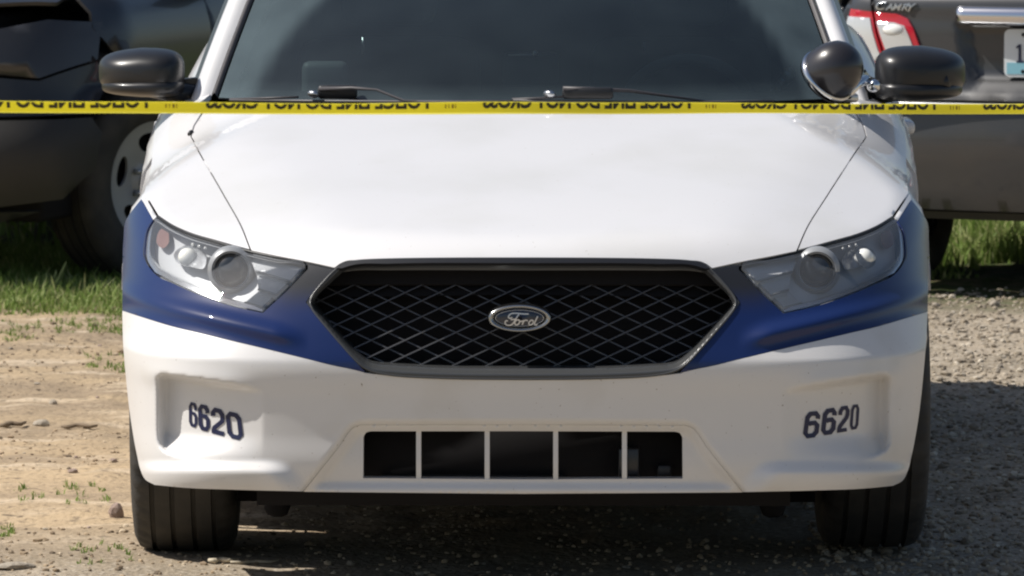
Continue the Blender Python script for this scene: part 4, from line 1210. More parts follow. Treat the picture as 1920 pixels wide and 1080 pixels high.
rock('stone', 78, 800, 34, M['rock'], 'pale flat stone alone on the tan dirt far left', 0.55, 2)
rock('stone', 218, 972, 34, M['rock_red'], 'reddish chunk of stone beside the left front tyre of the police car', 1.15, 3)
rock('stone', 100, 755, 18, M['rock'], 'small pale stone above the lone flat stone on the dirt', 0.7, 6)
rock('stone', 136, 890, 22, M['rock_red'], 'small brown stone on open dirt between the grass tufts and the flat stone', 0.6, 7)
rock('stone', 212, 872, 18, M['rock_red'], 'brown pebble just left of the dark front tyre', 0.6, 8)
rock('stone', 30, 1072, 60, M['rock'], 'long pale stone at the bottom left corner of the view', 0.30, 9, long=1.4)
rock('stone', 1865, 575, 22, M['rock'], 'pale stone at the edge of the shade below the grey sedan', 0.8, 10)
rock('stone', 1755, 578, 18, M['rock'], 'pale stone at the shade edge next to the police car flank', 0.8, 12)
rn = random.Random(5)
COLS = ['beside the police car flank', 'midway to the right edge', 'near the right edge']
ROWS = ['just below the sedan shade', 'in the upper sunlit gravel', 'in the middle of the sunlit gravel', 'just above the police car shadow']
for r_i in range(4):
    for c_i in range(3):
        rock('gravel_stone', 1768 + 55 * c_i + rn.uniform(-14, 22), 598 + 36 * r_i + rn.uniform(-12, 12), rn.uniform(9, 20), M['rock'],
             'small pale stone ' + COLS[c_i] + ', ' + ROWS[r_i], rn.uniform(0.5, 0.9), 40 + r_i * 3 + c_i, 'stones in the sunlit gravel')
DR = ['nearest the verge', 'level with the bumper pocket', 'level with the lower intake', 'level with the front tyre']
for r_i in range(4):
    for c_i in range(2):
        rock('dirt_stone', 55 + 110 * c_i + rn.uniform(-35, 35), (650, 735, 850, 985)[r_i] + rn.uniform(-14, 14), rn.uniform(8, 15), M['rock_red'] if c_i else M['rock'],
             ('small pale stone on the dirt at far left, ' if not c_i else 'small brown stone on the dirt nearer the car, ') + DR[r_i], rn.uniform(0.4, 0.8), 80 + r_i * 2 + c_i, 'stones on the bare dirt')
NTH = ['leftmost', 'second from left', 'third from left', 'fourth from left', 'fourth from right', 'third from right', 'second from right', 'rightmost']
for i in range(8):
    rock('shade_stone', 560 + 118 * i + rn.uniform(-25, 25), rn.uniform(1052, 1074), rn.uniform(12, 26), M['rock'], NTH[i] + ' of the stones in the shade before the front bumper', rn.uniform(0.4, 0.7), 120 + i, 'stones in the shade of the bumper')
# twigs
def twig(u0, v0, u1, v1, r, m, label, name='twig'):
    pts = []
    for k in range(6):
        t = k / 5; u, v = u0 + (u1 - u0) * t, v0 + (v1 - v0) * t + math.sin(k * 2.1) * 1.2
        d = FPX * CAMZ / (v + 484.0); p = wpt(u, v, d); p.z = float(ground_h(p.x, p.y)) + r * 1.3; pts.append(p)
    o = tube(name, pts, [r * 0.7, r, r, r * 0.9, r * 0.8, r * 0.5], m, None, 6)
    return tag(o, label, name)
twig(0, 806, 48, 802, 0.008, M['twig'], 'dark dry twig at the left edge beside the flat stone')
twig(116, 808, 182, 812, 0.007, M['twig'], 'dark dry twig on the dirt just right of the flat stone')
twig(392, 1062, 440, 1063, 0.007, M['straw'], 'short pale straw in front of the left front tyre', 'straw')
twig(432, 1065, 522, 1058, 0.004, M['straw'], 'long thin pale straw at the edge of the bumper shade', 'straw')

# ---- grass
def grass(name, xs, ys, hs, wd, tone, m):
    n = len(xs); z = ground_h(xs, ys) - 0.004
    an = RNG.uniform(0, 6.283, n); lean = RNG.uniform(0.1, 0.75, n) * hs
    la = RNG.uniform(0, 6.283, n)
    lx, ly = np.cos(la) * lean, np.sin(la) * lean
    wx, wy = np.cos(an) * wd / 2, np.sin(an) * wd / 2
    b = np.stack([xs, ys, z], 1); W = np.stack([wx, wy, 0 * wx], 1)
    mid = b + np.stack([lx * 0.30, ly * 0.30, hs * 0.58], 1); tip = b + np.stack([lx, ly, hs * RNG.uniform(0.82, 1.0, n)], 1)
    P = np.stack([b - W, b + W, mid - W * 0.8, mid + W * 0.8, tip], 1).reshape(-1, 3)
    k = np.arange(n)[:, None] * 5
    Fc = np.concatenate([k + np.array([[0, 1, 3]]), k + np.array([[0, 3, 2]]), k + np.array([[2, 3, 4]])])
    o = big_mesh(name, P, Fc, m, smooth=False, attr=np.repeat(tone, 5)); o['kind'] = 'stuff'
    return o
M['grass'] = tone_material('grass_blades', [(0.09, 0.15, 0.03), (0.17, 0.26, 0.055), (0.25, 0.34, 0.09), (0.46, 0.46, 0.22)], 0.35, 0.6)
def band(n, x0, x1, y0, y1, seed, thr):
    xs, ys = RNG.uniform(x0, x1, n), RNG.uniform(y0, y1, n)
    f = fbm(xs * 1.6, ys * 1.6, seed); k = f + 0.5 * np.clip((ys - y0) / 0.9, 0, 1) - 0.25 > thr
    return xs[k], ys[k], f[k]
# left verge in front of the dark SUV
xs, ys, f = band(30000, -3.4, -0.7, 7.5, 10.4, 51, -0.12)
hs = (0.030 + 0.085 * RNG.beta(2, 3, len(xs)) + 0.06 * np.clip(f, 0, 1)) * np.clip((ys - 7.35) / 0.8, 0.25, 1)
grass('grass', xs, ys, hs, RNG.uniform(0.004, 0.009, len(xs)), np.clip(RNG.normal(0.56, 0.22, len(xs)) + 0.4 * f, 0, 1), M['grass'])
# right verge under and beyond the grey sedan
xs, ys, f = band(34000, 0.6, 4.6, 9.1, 15.2, 52, -0.2)
hs = (0.04 + 0.13 * RNG.beta(2, 3, len(xs))) * np.clip((ys - 9.0) / 0.8, 0.25, 1)
grass('grass', xs, ys, hs, RNG.uniform(0.006, 0.012, len(xs)), np.clip(RNG.normal(0.70, 0.2, len(xs)) + 0.4 * f, 0, 1), M['grass'])
# rough grass further back
xs, ys = RNG.uniform(-9, 11, 26000), 10.5 + 40 * RNG.uniform(0, 1, 26000) ** 1.6
hs = RNG.uniform(0.06, 0.2, len(xs))
grass('grass', xs, ys, hs, RNG.uniform(0.012, 0.025, len(xs)), np.clip(RNG.normal(0.4, 0.2, len(xs)), 0, 1), M['grass'])
# thin tufts in the dirt
tx, ty = [], []
for u0, u1, v0, v1, n in ((160, 236, 665, 702, 200), (10, 200, 918, 952, 150), (-20, 18, 985, 1012, 80), (120, 240, 1025, 1070, 110), (0, 60, 600, 640, 200), (60, 230, 596, 625, 500)):
    u, v = RNG.uniform(u0, u1, n), RNG.uniform(v0, v1, n)
    for k in range(0, n, 8): u[k:k + 8] = u[k] + RNG.normal(0, 4, len(u[k:k + 8])); v[k:k + 8] = v[k] + RNG.normal(0, 1.2, len(v[k:k + 8]))
    d = FPX * CAMZ / (v + 484.0); tx.append((u - 960) / FPX * d); ty.append(d - DIST)
tx, ty = np.concatenate(tx), np.concatenate(ty)
grass('grass_tufts', tx, ty, RNG.uniform(0.006, 0.026, len(tx)), RNG.uniform(0.003, 0.006, len(tx)), np.clip(RNG.normal(0.5, 0.25, len(tx)), 0, 1), M['grass'])
# the tall seed stalks in front of the SUV's tyre
def stalk(u, v0, v1, lean, label):
    d = 23.3; p = wpt(u, v0, d); p.z = float(ground_h(p.x, p.y)); t = wpt(u + lean, v1, d)
    pts = [p, p.lerp(t, 0.5) + Vector((-0.008 if lean > 0 else 0.008, 0, 0)), p.lerp(t, 0.85), t]
    return tag(tube('grass_stalk', pts, [0.005, 0.0045, 0.004, 0.0012], M['straw_green'], None, 5), label, 'grass stalk', 'tall stalks in the verge')
M['straw_green'] = mat('dry_green_stalk', (0.30, 0.34, 0.13), 0.8)
NTH = ['leftmost', 'second from left', 'third from left', 'fourth from left', 'middle', 'tallest', 'third from right', 'second from right', 'rightmost']
for (u, v1, ln), nt_ in zip(sorted(((100, 490, 24), (96, 505, 10), (82, 512, 6), (66, 520, -12), (60, 518, 8), (130, 525, 14), (40, 530, -10), (185, 520, 22), (205, 528, -6))), NTH):
    stalk(u, 560, v1, ln, nt_ + ' of the pale tall stalks in the verge before the dark tyre')
# ================================================================== GREY SEDAN (rear, right background)
SY = math.radians(-20)
sed = root('grey_sedan', 'dark grey sedan seen from behind, partly hidden by the police car', 'car', ((1953 - 960) / FPX * 23.1, 8.1, 0), SY)
sed_surf = Surf(plan=(0.10, 0.30), prof=[(0.05, 0.25), (0.2, 0.10), (0.28, 0.04), (0.42, 0.005), (0.63, 0.0), (0.685, 0.012), (0.715, 0.055), (0.80, 0.07), (0.98, 0.075), (1.07, 0.088), (1.15, 0.20), (1.35, 0.5)],
    sweep=0.12, top=[(-0.5, 1.105), (0.1, 1.135), (0.5, 1.14), (1.2, 1.08), (3.6, 1.0), (4.3, 0.90), (4.85, 0.74)],
    crown=lambda ax, y: 0.05 * ax**2, side=lambda y, z: 0.912 - 1.6 * np.clip(z - 0.78, 0, 1)**2 - 0.16 * np.clip(0.5 - z, 0, 1) + 0 * y, L=4.82)
def sl(u, v):
    """pixel -> (across, height) on the upright plane through the sedan's tail"""
    D = trace_dirs(np.array([[u - 960.0, v]]))[0]
    n = Vector((-math.sin(SY), math.cos(SY), 0)); O = Vector((0, -DIST, CAMZ)); R = Vector(sed.location)
    Dv = Vector(D); t = (R + n * 0.06 - O).dot(n) / Dv.dot(n); P = O + Dv * t - R
    return (P.x * math.cos(SY) + P.y * math.sin(SY), P.z)
def spn(name, loop, m, parent=sed, sp=0.03, off=0.0, disp=None, flange=0.012, view='front', both=False):
    return panel(sed_surf, name, view, [loop], m, parent, sp, disp, off, flange, both=both)
# shut line of the trunk lid
tl = [sl(1621, -8), sl(1627, 30), sl(1640, 75), sl(1652, 100)]
lidx = [-p[0] for p in tl]; lidz = [p[1] for p in tl]
zb = 0.703
half = [(0, zb), (lidx[3] - 0.04, zb), (lidx[3] - 0.005, lidz[3] - 0.05)] + [(x, z) for x, z in zip(lidx[::-1], lidz[::-1])] + [(lidx[0], 1.092), (0, 1.105)]
rec = [sl(1788, 52), sl(1796, 95), sl(1806, 135), sl(1818, 160)]
RX = [-p[0] for p in rec]; RZ = [p[1] for p in rec]
rec_loop = [(-RX[3], RZ[3]), (-RX[2], RZ[2]), (-RX[1], RZ[1]), (-RX[0], RZ[0] + 0.03), (RX[0], RZ[0] + 0.03), (RX[1], RZ[1]), (RX[2], RZ[2]), (RX[3], RZ[3])]
RA = np.array(rec_loop)
def lid_disp(U):
    return np.where(inside(U, [rec_loop]), 0.045 * sstep(0, 0.028, seg_dist(U, RA)), 0)
lid = spn('trunk_lid', mirror_loop(half), M['sedan'], sp=0.022, disp=lid_disp)
spn('trunk_deck', [(-0.68, 0.16), (0.68, 0.16), (0.70, 0.55), (-0.70, 0.55)], M['sedan'], view='top', sp=0.06)
spn('rear_bumper', mirror_loop(lin([(0, 0.31), (0.6, 0.315), (0.86, 0.335), (0.895, 0.46), (0.895, 0.63), (0.86, 0.685), (0.6, 0.692), (0, 0.694)], 0.05)), M['sedan'], sp=0.035, flange=0.06)
spn('bumper_skirt', mirror_loop(lin([(0, 0.275), (0.62, 0.278), (0.84, 0.305), (0.0, 0.303)], 0.05)), M['suv_plastic'], sp=0.04, off=0.03, flange=0.06)
box('bumper_step', (-0.70, -0.012, 0.684), (0.70, 0.03, 0.695), M['brushed'], sed, 0.004)
# corner panels beside the lid
spn('quarter_corner', lin([(lidx[3] + 0.012, zb + 0.0), (0.86, zb + 0.0), (0.895, 0.78), (0.87, 0.95), (0.82, 1.085), (lidx[0] + 0.014, 1.090), (lidx[0] + 0.014, lidz[0]), (lidx[1] + 0.014, lidz[1]), (lidx[2] + 0.014, lidz[2]), (lidx[3] + 0.014, lidz[3])], 0.05), M['sedan'], both=True)
# tail lamps: red frame, clear lenses, on the lid and on the corner
def lamp(pts_out, pts_in, label=None):
    lo = [(-p[0], p[1]) for p in (sl(u, v) for u, v in pts_out)]
    li = [(-p[0], p[1]) for p in (sl(u, v) for u, v in pts_in)]
    for f in (True, False):
        r_ = panel(sed_surf, 'tail_light', 'front', [lo], M['red'], sed, 0.015, off=-0.012, flange=0.02, flip=f)
        panel(sed_surf, 'clear_lens', 'front', [li], M['clear_lens'], r_, 0.015, off=-0.017, flange=0.01, flip=f)
lamp([(1627, 24), (1672, 27), (1694, 36), (1706, 55), (1720, 92), (1716, 122), (1660, 122), (1648, 97), (1635, 60)], [(1632, 41), (1668, 43), (1688, 49), (1697, 66), (1710, 98), (1706, 116), (1663, 116), (1652, 95), (1640, 65)])
lamp([(1575, 19), (1621, 24), (1629, 60), (1642, 97), (1654, 122), (1600, 122), (1560, 80)], [(1570, 33), (1618, 35), (1624, 60), (1636, 95), (1647, 116), (1600, 114), (1562, 80)])
# a bright bulb reflector behind each clear lens
for s in (1, -1):
    p = sl(1674, 56); lathe('bulb_reflector', [(0.022, 0.0), (0.020, 0.006), (0.001, 0.008)], M['lamp_white'], sed, 18, (0, -1, 0.35), (s * p[0], 0.062, p[1]), sx=1.8)
# chrome garnish over the plate
g0, g1 = sl(1787, 12), sl(1794, 46)
gx0 = -g0[0]
gz1, gz0 = g0[1], g1[1]
bm_p = [(0.0, gz0), (0.012, gz0 + 0.004)]
vs, fs = [], []
xsN = np.linspace(-gx0, gx0, 40)
for x in xsN:
    e = min(1, (gx0 - abs(x)) / 0.02 + 0.25)
    y = float(on_skin(sed_surf, 'front', [(x, gz0)])[0][1])
    zc, hz = (gz0 + gz1) / 2, (gz1 - gz0) / 2
    for yy, zz in ((0.0, -1.0), (-0.020, -0.95), (-0.030, -0.55), (-0.032, 0.1), (-0.026, 0.7), (-0.012, 0.98), (0.01, 1.0)):
        vs.append((x, y + yy * e, zc + zz * hz * (0.55 + 0.45 * e)))
for i in range(len(xsN) - 1):
    for k in range(6): fs.append((i * 7 + k, (i + 1) * 7 + k, (i + 1) * 7 + k + 1, i * 7 + k + 1))
fs += [tuple(range(7)), tuple(range(len(vs) - 1, len(vs) - 8, -1))]
mk('chrome_garnish', vs, [f[::-1] for f in fs], mat('satin_chrome', (0.74, 0.74, 0.78), 0.16, metal=1.0), sed)
# licence plate
p0, p1 = sl(1878, 55), sl(1878, 145)
pz0, pz1 = p1[1], p0[1]; px0 = p0[0]; px1 = -px0 if px0 < 0 else px0 + 0.305
def rrect(x0, z0, x1, z1, r, n=5):
    out = []
    for cx, cz, a in ((x1 - r, z0 + r, -90), (x1 - r, z1 - r, 0), (x0 + r, z1 - r, 90), (x0 + r, z0 + r, 180)):
        out += [(cx + r * math.cos(math.radians(a + 90 * k / n)), cz + r * math.sin(math.radians(a + 90 * k / n))) for k in range(n + 1)]
    return out
py = 0.095
def slab(name, loop, y0, y1, m, parent):
    n = len(loop); vs = [(x, y0, z) for x, z in loop] + [(x, y1, z) for x, z in loop]
    fs = [tuple(range(n)), tuple(range(2 * n - 1, n - 1, -1))] + [(i, n + i, n + (i + 1) % n, (i + 1) % n) for i in range(n)]
    return mk(name, vs, fs, m, parent, smooth=False)
pl = slab('licence_plate', rrect(px0, pz0, px1, pz1, 0.022), py, py + 0.004, M['plate'], sed)
bz = sl(1878, 118)[1]
blu = [(x, min(z, bz)) for x, z in rrect(px0 + 0.008, pz0 + 0.008, px1 - 0.008, bz + 0.03, 0.014) if True]
slab('plate_band', [(px0 + 0.008, bz)] + [p for p in rrect(px0 + 0.008, pz0 + 0.008, px1 - 0.008, bz + 0.2, 0.014) if p[1] < bz] [::1] + [(px1 - 0.008, bz)], py - 0.002, py - 0.0005, M['plate_blue'], pl) if False else slab('plate_band', [(px0 + 0.010, pz0 + 0.010), (px1 - 0.010, pz0 + 0.010), (px1 - 0.010, bz), (px0 + 0.010, bz)], py - 0.002, py - 0.0005, M['plate_blue'], pl)
n1 = [sl(1901, 118), sl(1915, 118), sl(1915, 115), sl(1910, 115), sl(1910, 84), sl(1906, 84), sl(1900, 89), sl(1901, 92), sl(1905, 89), sl(1905, 115), sl(1901, 115)]
slab('plate_number', n1, py - 0.003, py - 0.0012, M['navy'], pl)
for u, v in ((1914, 66), (1913, 135)):
    p = sl(u, v); lathe('plate_bolt', [(0.007, 0.0), (0.006, 0.004), (0.001, 0.005)], M['void'], pl, 12, (0, -1, 0), (p[0], py - 0.001, p[1]))
# lettering on the lid
def text_mesh(body, shear=0.0, bold=0.0):
    cu = bpy.data.curves.new('lettering', 'FONT'); cu.body = body; cu.size = 1.0; cu.shear = shear; cu.offset = bold; cu.resolution_u = 3
    t = bpy.data.objects.new('lettering', cu); COL.objects.link(t)
    bpy.context.view_layer.update()
    me = bpy.data.meshes.new_from_object(t.evaluated_get(bpy.context.evaluated_depsgraph_get()))
    V = np.array([v.co[:2] for v in me.vertices]); Fc = [tuple(p.vertices) for p in me.polygons]
    bpy.data.objects.remove(t); bpy.data.curves.remove(cu); bpy.data.meshes.remove(me)
    return V, Fc
def sedan_word():
    vs, fs = [], []
    x = 0.0
    for ch, h in (('C', 1.25), ('A', 0.92), ('M', 0.92), ('R', 0.92), ('Y', 1.1)):
        V_, F_ = text_mesh(ch, 0.35, 0.018)
        V_ = V_ - np.array([V_[:, 0].min(), V_[:, 1].min()]); cap = V_[:, 1].max()
        V_ = V_ / cap * h
        dz = -0.10 if ch == 'Y' else (-0.02 if ch == 'C' else 0.0)
        b0 = len(vs); vs += [(p[0] * 1.12 + x, p[1] + dz) for p in V_]; fs += [tuple(i + b0 for i in f) for f in F_]
        x += (V_[:, 0].max()) * 1.12 * (0.86 if ch == 'C' else 0.90)
    A = np.array(vs); A[:, 0] /= A[:, 0].max()
    q0, q1 = sl(1629, 18), sl(1712, 18)
    U = np.stack([q0[0] + A[:, 0] * (q1[0] - q0[0]), q0[1] - 0.004 + A[:, 1] * 0.026], 1)
    P = on_skin(sed_surf, 'front', U, off=-0.010)
    n = len(P); P2 = P + np.array([[0, 0.008, 0]])
    cnt = {}
    for f in fs:
        for a, b in zip(f, f[1:] + f[:1]): cnt.setdefault((min(a, b), max(a, b)), []).append((a, b))
    sides = [(e[0][1], e[0][0], e[0][0] + n, e[0][1] + n) for e in cnt.values() if len(e) == 1]
    return mk('lettering', list(P) + list(P2), fs + sides, M['brushed'], lid, smooth=False)
sedan_word()
# sides, glass, wheels
SWY, SWR = 1.02, 0.335
def sside(name, loop, m): return panel(sed_surf, name, 'side', [loop], m, sed, 0.06, both=True)
sside('rear_quarter', join_loops([(0.30, 1.02), (0.25, 0.8), (0.28, 0.35)], [(0.45, 0.28)], arch(SWY, 0.33, 0.375, 172, 20), [(1.42, 0.62), (1.36, 1.0)]), M['sedan'])
sside('rear_door', [(1.45, 0.27), (2.40, 0.27), (2.42, 0.98), (1.39, 1.0), (1.45, 0.65)], M['sedan'])
sside('front_door', [(2.43, 0.27), (3.45, 0.27), (3.46, 0.95), (2.45, 0.98)], M['sedan'])
sside('front_fender', join_loops([(3.48, 0.95), (3.47, 0.3)], arch(SWY + 2.775, 0.33, 0.375, 170, 5), [(4.35, 0.32), (4.45, 0.7), (4.2, 0.85)]), M['sedan'])
box('underbody', (-0.75, 0.35, 0.27), (0.75, 4.6, 0.33), M['void'], sed, 0.02)
tube('exhaust_pipe', [(0.42, 0.10, 0.275), (0.42, 0.6, 0.27)], 0.03, M['suv_plastic'], sed, 14)
box('silencer', (0.22, 0.30, 0.22), (0.62, 0.62, 0.32), M['void'], sed, 0.04)
def gh(sec):
    return lambda a, b: np.array([(sec[0][0] * (1 - b) + sec[1][0] * b) * a, sec[0][1] * (1 - b) + sec[1][1] * b, sec[0][2] * (1 - b) + sec[1][2] * b])
sheet('rear_window', gh(((0.66, 0.52, 1.14), (0.55, 1.15, 1.42))), 10, 6, M['side_glass'], sed)
sheet('roof', lambda a, b: np.array([0.57 * a, 1.15 + 1.7 * b, 1.42 + 0.05 * math.sin(b * 3.14) - 0.03 * a * a]), 10, 10, M['sedan'], sed)
sheet('windscreen', gh(((0.57, 2.85, 1.42), (0.72, 3.65, 1.0))), 10, 6, M['side_glass'], sed)
sheet('bonnet', lambda a, b: np.array([(0.78 - 0.05 * b) * a, 3.6 + 1.1 * b, 1.01 - 0.20 * b - 0.05 * a * a]), 12, 8, M['sedan'], sed)
for s in (-1, 1):
    sheet('side_window', lambda a, b: np.array([s * (0.84 * (1 - b) + 0.57 * b), (0.75 + 2.8 * a) * (1 - b) + (1.2 + 1.6 * a) * b, (1.02) * (1 - b) + 1.41 * b]), 8, 5, M['side_glass'], sed, 0, 1)
def quad_strip(name, a, b, m, parent):
    for s in (-1, 1):
        vs = [(s * p[0], p[1], p[2]) for p in a] + [(s * p[0], p[1], p[2]) for p in b]; n = len(a)
        mk(name, vs, [(i, i + 1, n + i + 1, n + i) for i in range(n - 1)], m, parent)
quad_strip('rear_pillar', [(0.655, 0.50, 1.135), (0.60, 0.84, 1.29), (0.545, 1.16, 1.42)], [(0.845, 0.78, 1.015), (0.71, 1.02, 1.22), (0.575, 1.24, 1.41)], M['sedan'], sed)
quad_strip('shoulder', [(0.655, 0.45, 1.135), (0.84, 0.80, 1.015), (0.84, 2.2, 1.01), (0.83, 3.5, 0.99)], [(0.86, 0.25, 1.06), (0.90, 0.80, 1.0), (0.90, 2.2, 0.985), (0.885, 3.5, 0.95)], M['sedan'], sed)
quad_strip('front_pillar', [(0.575, 2.82, 1.42), (0.725, 3.66, 1.0)], [(0.58, 2.72, 1.41), (0.845, 3.50, 1.01)], M['sedan'], sed)
sw_ = make_wheel('wheel', SWR, 0.215, 0.205, sed, M['brushed'], n=96)
def put_w(w, x, y, z):
    w.location = (x, y, z); w.rotation_euler = (0, 0, math.pi if x < 0 else 0)
put_w(sw_, 0.79, SWY, SWR)
for x, y in ((-0.79, SWY), (0.79, SWY + 2.775), (-0.79, SWY + 2.775)): put_w(copy_wheel(sw_, sed), x, y, SWR)

# ================================================================== BLACK SUV (front corner, left background)
VY = math.radians(-18)
suv = root('black_suv', 'black utility vehicle at the left edge, its front wheel on the grass', 'suv', (-2.51, 8.30, 0), VY)
suv_surf = Surf(plan=(0.13, 0.34), prof=[(0.1, 0.2), (0.30, 0.05), (0.42, 0.0), (0.58, 0.0), (0.66, 0.03), (0.85, 0.045), (1.0, 0.09), (1.12, 0.22), (1.3, 0.6)],
    sweep=0.35, top=[(-0.4, 0.98), (0.1, 1.04), (0.4, 1.09), (1.2, 1.15), (1.7, 1.18), (5.0, 1.18)],
    crown=lambda ax, y: 0.06 * ax**2, side=lambda y, z: 0.985 - 1.2 * np.clip(z - 0.85, 0, 1)**2 - 0.2 * np.clip(0.5 - z, 0, 1) + 0 * y, L=4.95)
M['smoked'] = mat('smoked_lamp', (0.03, 0.03, 0.032), 0.2, coat=0.5)
UWY, UWR = 0.95, 0.372
def vpn(name, loop, m, view='front', parent=suv, sp=0.05, off=0.0, both=False, flange=0.014, disp=None): return panel(suv_surf, name, view, [loop], m, parent, sp, disp, off, flange, both=both)
vpn('front_bumper', mirror_loop(lin([(0, 0.31), (0.6, 0.315), (0.88, 0.35), (0.955, 0.45), (0.965, 0.58), (0.94, 0.635), (0, 0.63)], 0.05)), M['suv_plastic'], flange=0.06)
vpn('skid_plate', mirror_loop(lin([(0, 0.22), (0.55, 0.23), (0.8, 0.305), (0, 0.302)], 0.05)), M['black'], off=0.04)
vpn('front_grille', mirror_loop(lin([(0, 0.66), (0.52, 0.66), (0.60, 0.80), (0.52, 0.96), (0, 0.97)], 0.05)), M['void'], off=0.05)
for k in range(3):
    z = 0.71 + 0.10 * k
    vpn('grille_slat', mirror_loop(lin([(0, z), (0.50, z), (0.52, z + 0.04), (0, z + 0.04)], 0.06)), M['gloss_black'], off=0.0)
hl_ = vpn('headlight', lin([(0.62, 0.80), (0.80, 0.78), (0.935, 0.84), (0.93, 0.97), (0.80, 0.985), (0.64, 0.95), (0.62, 0.80)], 0.05)[:-1], M['smoked'], both=True)
vpn('fascia_corner', lin([(0.54, 0.645), (0.94, 0.65), (0.96, 0.76), (0.935, 0.83), (0.80, 0.77), (0.61, 0.79), (0.54, 0.645)], 0.05)[:-1], M['suv'], both=True)
vpn('hood', mirror_loop(lin([(0, 0.10), (0.45, 0.16), (0.80, 0.40), (0.84, 0.8), (0.82, 1.55), (0.4, 1.48), (0, 1.45)], 0.08)), M['suv'], view='top', sp=0.07)
def vside(name, loop, m): return panel(suv_surf, name, 'side', [loop], m, suv, 0.06, both=True)
vside('front_fender', join_loops([(0.50, 1.06), (0.46, 0.95), (0.60, 0.80)], arch(UWY, 0.38, 0.435, 122, 10), [(1.46, 0.42), (1.48, 1.0), (1.45, 1.11), (0.9, 1.09)]), M['suv'])
vside('front_door', [(1.49, 0.33), (2.60, 0.33), (2.60, 1.12), (1.48, 1.11)], M['suv'])
vside('rear_door', [(2.62, 0.33), (3.45, 0.33), (3.55, 0.7), (3.60, 1.12), (2.62, 1.12)], M['suv'])
vside('rear_quarter', join_loops([(3.62, 1.12), (3.57, 0.72)], arch(UWY + 2.865, 0.38, 0.435, 122, -8), [(4.75, 0.40), (4.9, 0.7), (4.8, 1.1)]), M['suv'])
box('underbody', (-0.78, 0.30, 0.26), (0.78, 4.7, 0.36), M['void'], suv, 0.02)
box('engine_bay', (-0.60, 0.30, 0.36), (0.60, 1.5, 1.0), M['void'], suv, 0.02)
for s in (-1, 1): box('arch_liner', (s * 0.60, 0.42, 0.80), (s * 0.93, 1.48, 0.86), M['void'], suv, 0.02)
sheet('windscreen', gh(((0.80, 1.45, 1.16), (0.66, 2.15, 1.66))), 10, 6, M['side_glass'], suv)
sheet('roof', lambda a, b: np.array([0.68 * a, 2.1 + 2.5 * b, 1.66 + 0.06 * math.sin(b * 3.14) - 0.03 * a * a]), 10, 10, M['suv'], suv)
sheet('tailgate', gh(((0.66, 4.6, 1.66), (0.86, 4.95, 0.5))), 10, 6, M['suv'], suv)
for s in (-1, 1):
    sheet('side_window', lambda a, b: np.array([s * (0.92 * (1 - b) + 0.68 * b), (1.5 + 3.2 * a) * (1 - b) + (2.15 + 2.4 * a) * b, 1.11 * (1 - b) + 1.65 * b]), 8, 5, M['side_glass'], suv, 0, 1)
    box('door_mirror', (s * 0.96, 1.75, 1.12), (s * 1.18, 1.88, 1.30), M['mirror'], suv, 0.05, 3)
quad_strip('front_pillar', [(0.80, 1.44, 1.16), (0.66, 2.14, 1.665)], [(0.925, 1.52, 1.105), (0.685, 2.18, 1.65)], M['suv'], suv)
quad_strip('shoulder', [(0.915, 1.45, 1.115), (0.915, 4.75, 1.115)], [(0.965, 1.45, 1.09), (0.965, 4.75, 1.09)], M['suv'], suv)
quad_strip('rear_pillar', [(0.925, 4.66, 1.10), (0.685, 4.52, 1.655)], [(0.80, 4.93, 1.0), (0.665, 4.61, 1.665)], M['suv'], suv)
vw = make_wheel('wheel', UWR, 0.245, 0.222, suv, M['steel'], n=120)
put_w(vw, 0.895, UWY - 0.02, UWR)
for x, y in ((-0.835, UWY), (0.835, UWY + 2.865), (-0.835, UWY + 2.865)): put_w(copy_wheel(vw, suv), x, y, UWR)
vw.rotation_euler.z = math.radians(-24)

# ================================================================== BARRIER TAPE
def tape_path(x):
    d = 12.35 + 0.85 * x
    v = np.interp(x, [-1.3, -0.8, 0.0, 0.6, 1.2], [198.5, 199.5, 200.5, 202.0, 201.5])
    return d, v
def tape_pt(s, h):
    """s: sideways position in metres, h: height above the tape's lower edge"""
    d, v = tape_path(s)
    D = trace_dirs(np.array([[0.0, v + 10.5]]))[0]
    z = CAMZ + D[2] * d
    w = 0.004 * math.sin(s * 5.1) + 0.002 * math.sin(s * 17 + 1)
    tilt = 0.25 * math.sin(s * 2.3 + 0.5)
    z += 0.0009 * math.sin(s * 3.7) + 0.0005 * math.sin(s * 11.3 + 2)
    h = h * (1 + 0.05 * math.sin(s * 6.1 + 1) - 0.03 * math.sin(s * 14.0))
    return Vector((s, d - DIST + w + (tilt + 0.18 * math.sin(s * 9 + 0.3)) * (h - 0.010), z + h))
TH = 0.0188
ss = np.linspace(-5.0, 5.0, 500)
vs, fs = [], []
for s in ss:
    for y, h in ((0.0, 0.0), (-0.0006, 0.33), (0.0006, 0.66), (0.0, 1.0)):
        p = tape_pt(s, TH * h); vs.append((p.x, p.y + y, p.z))
for i in range(len(ss) - 1):
    for k in range(3): fs.append((i * 4 + k, (i + 1) * 4 + k, (i + 1) * 4 + k + 1, i * 4 + k + 1))
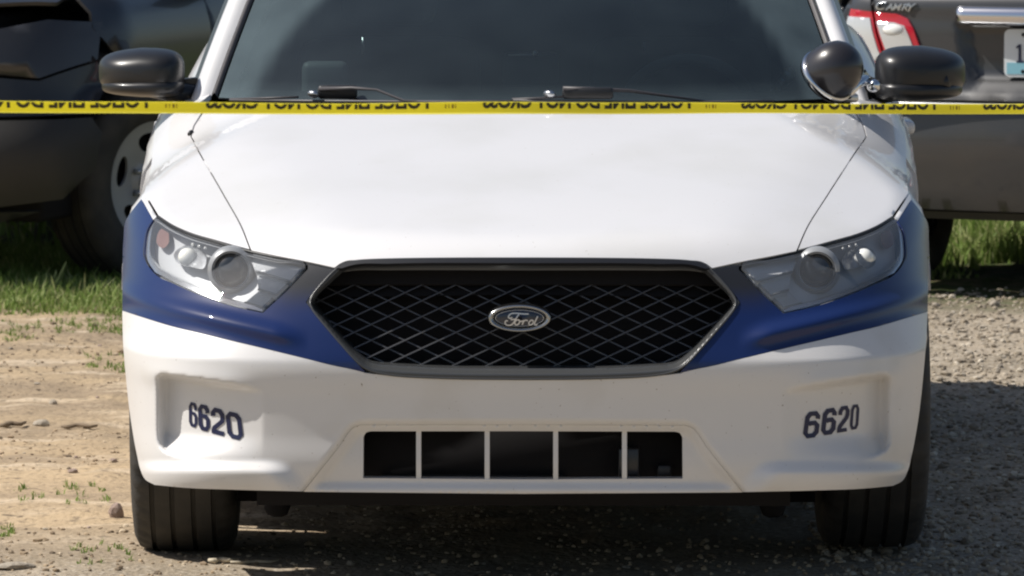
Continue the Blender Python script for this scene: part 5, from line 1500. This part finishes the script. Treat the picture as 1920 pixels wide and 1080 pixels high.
# the folded-over half behind, its edge peeping out below
n0 = len(vs)
for s in ss:
    pk = 0.0012 + 0.0022 * (0.5 + 0.5 * math.sin(s * 3.1 + 2.0))
    a, b = tape_pt(s, -pk), tape_pt(s, TH * 0.999)
    vs += [(a.x, a.y + 0.005, a.z), (b.x, b.y + 0.0012, b.z)]
for i in range(len(ss) - 1): fs.append((n0 + 2 * i, n0 + 2 * i + 2, n0 + 2 * i + 3, n0 + 2 * i + 1))
tape = mk('barrier_tape', vs, fs, M['tape'])
tag(tape, 'yellow police line tape stretched across the view in front of the police car', 'barrier tape')
V_, F_ = text_mesh('POLICE LINE DO NOT CROSS', 0.0, 0.045)
V_ = V_ - V_.min(0); W_, H_ = V_[:, 0].max(), V_[:, 1].max()
bm = bmesh.new()
bv = [bm.verts.new((p[0] / W_, p[1] / H_, 0)) for p in V_]
for f in F_:
    try: bm.faces.new([bv[i] for i in f])
    except ValueError: pass
bmesh.ops.triangulate(bm, faces=bm.faces[:])
bmesh.ops.bisect_plane(bm, geom=bm.verts[:] + bm.edges[:] + bm.faces[:], plane_co=(0, 0.40, 0), plane_no=(0, 1, 0), clear_outer=True)
bm.verts.ensure_lookup_table(); bm.verts.index_update()
LV = np.array([v.co[:2] for v in bm.verts]); LF = [[v.index for v in f.verts] for f in bm.faces]; bm.free()
vs, fs = [], []
PER, LEN = 0.500, 0.400
for k in range(-9, 10):
    s_end = -0.155 + k * PER                          # right-hand end of this run (the printing is seen from its back)
    b0 = len(vs)
    for x, y in LV:
        p = tape_pt(s_end - x * LEN, TH * (0.38 + 0.58 * y / 0.40) - 0.0003)
        vs.append((p.x, p.y - 0.0016, p.z))
    fs += [tuple(i + b0 for i in f) for f in LF]
mk('printed_letters', vs, fs, M['ink'], tape, smooth=False)['kind'] = 'stuff'
# the maker's tiny unreadable mark in the gaps
vs, fs = [], []
for k in range(-9, 10):
    s0 = -0.155 + k * PER + 0.030
    for i, w in enumerate((0.0022, 0.0016, 0.0035, 0.0018)):
        a = s0 + i * 0.0062; b0 = len(vs)
        for s, h in ((a, 0.42), (a + w, 0.42), (a + w, 0.80), (a, 0.80)):
            p = tape_pt(s, TH * h); vs.append((p.x, p.y - 0.0015, p.z))
        fs.append((b0, b0 + 1, b0 + 2, b0 + 3))
mk('printed_mark', vs, fs, M['small_ink'], tape, smooth=False)['kind'] = 'stuff'
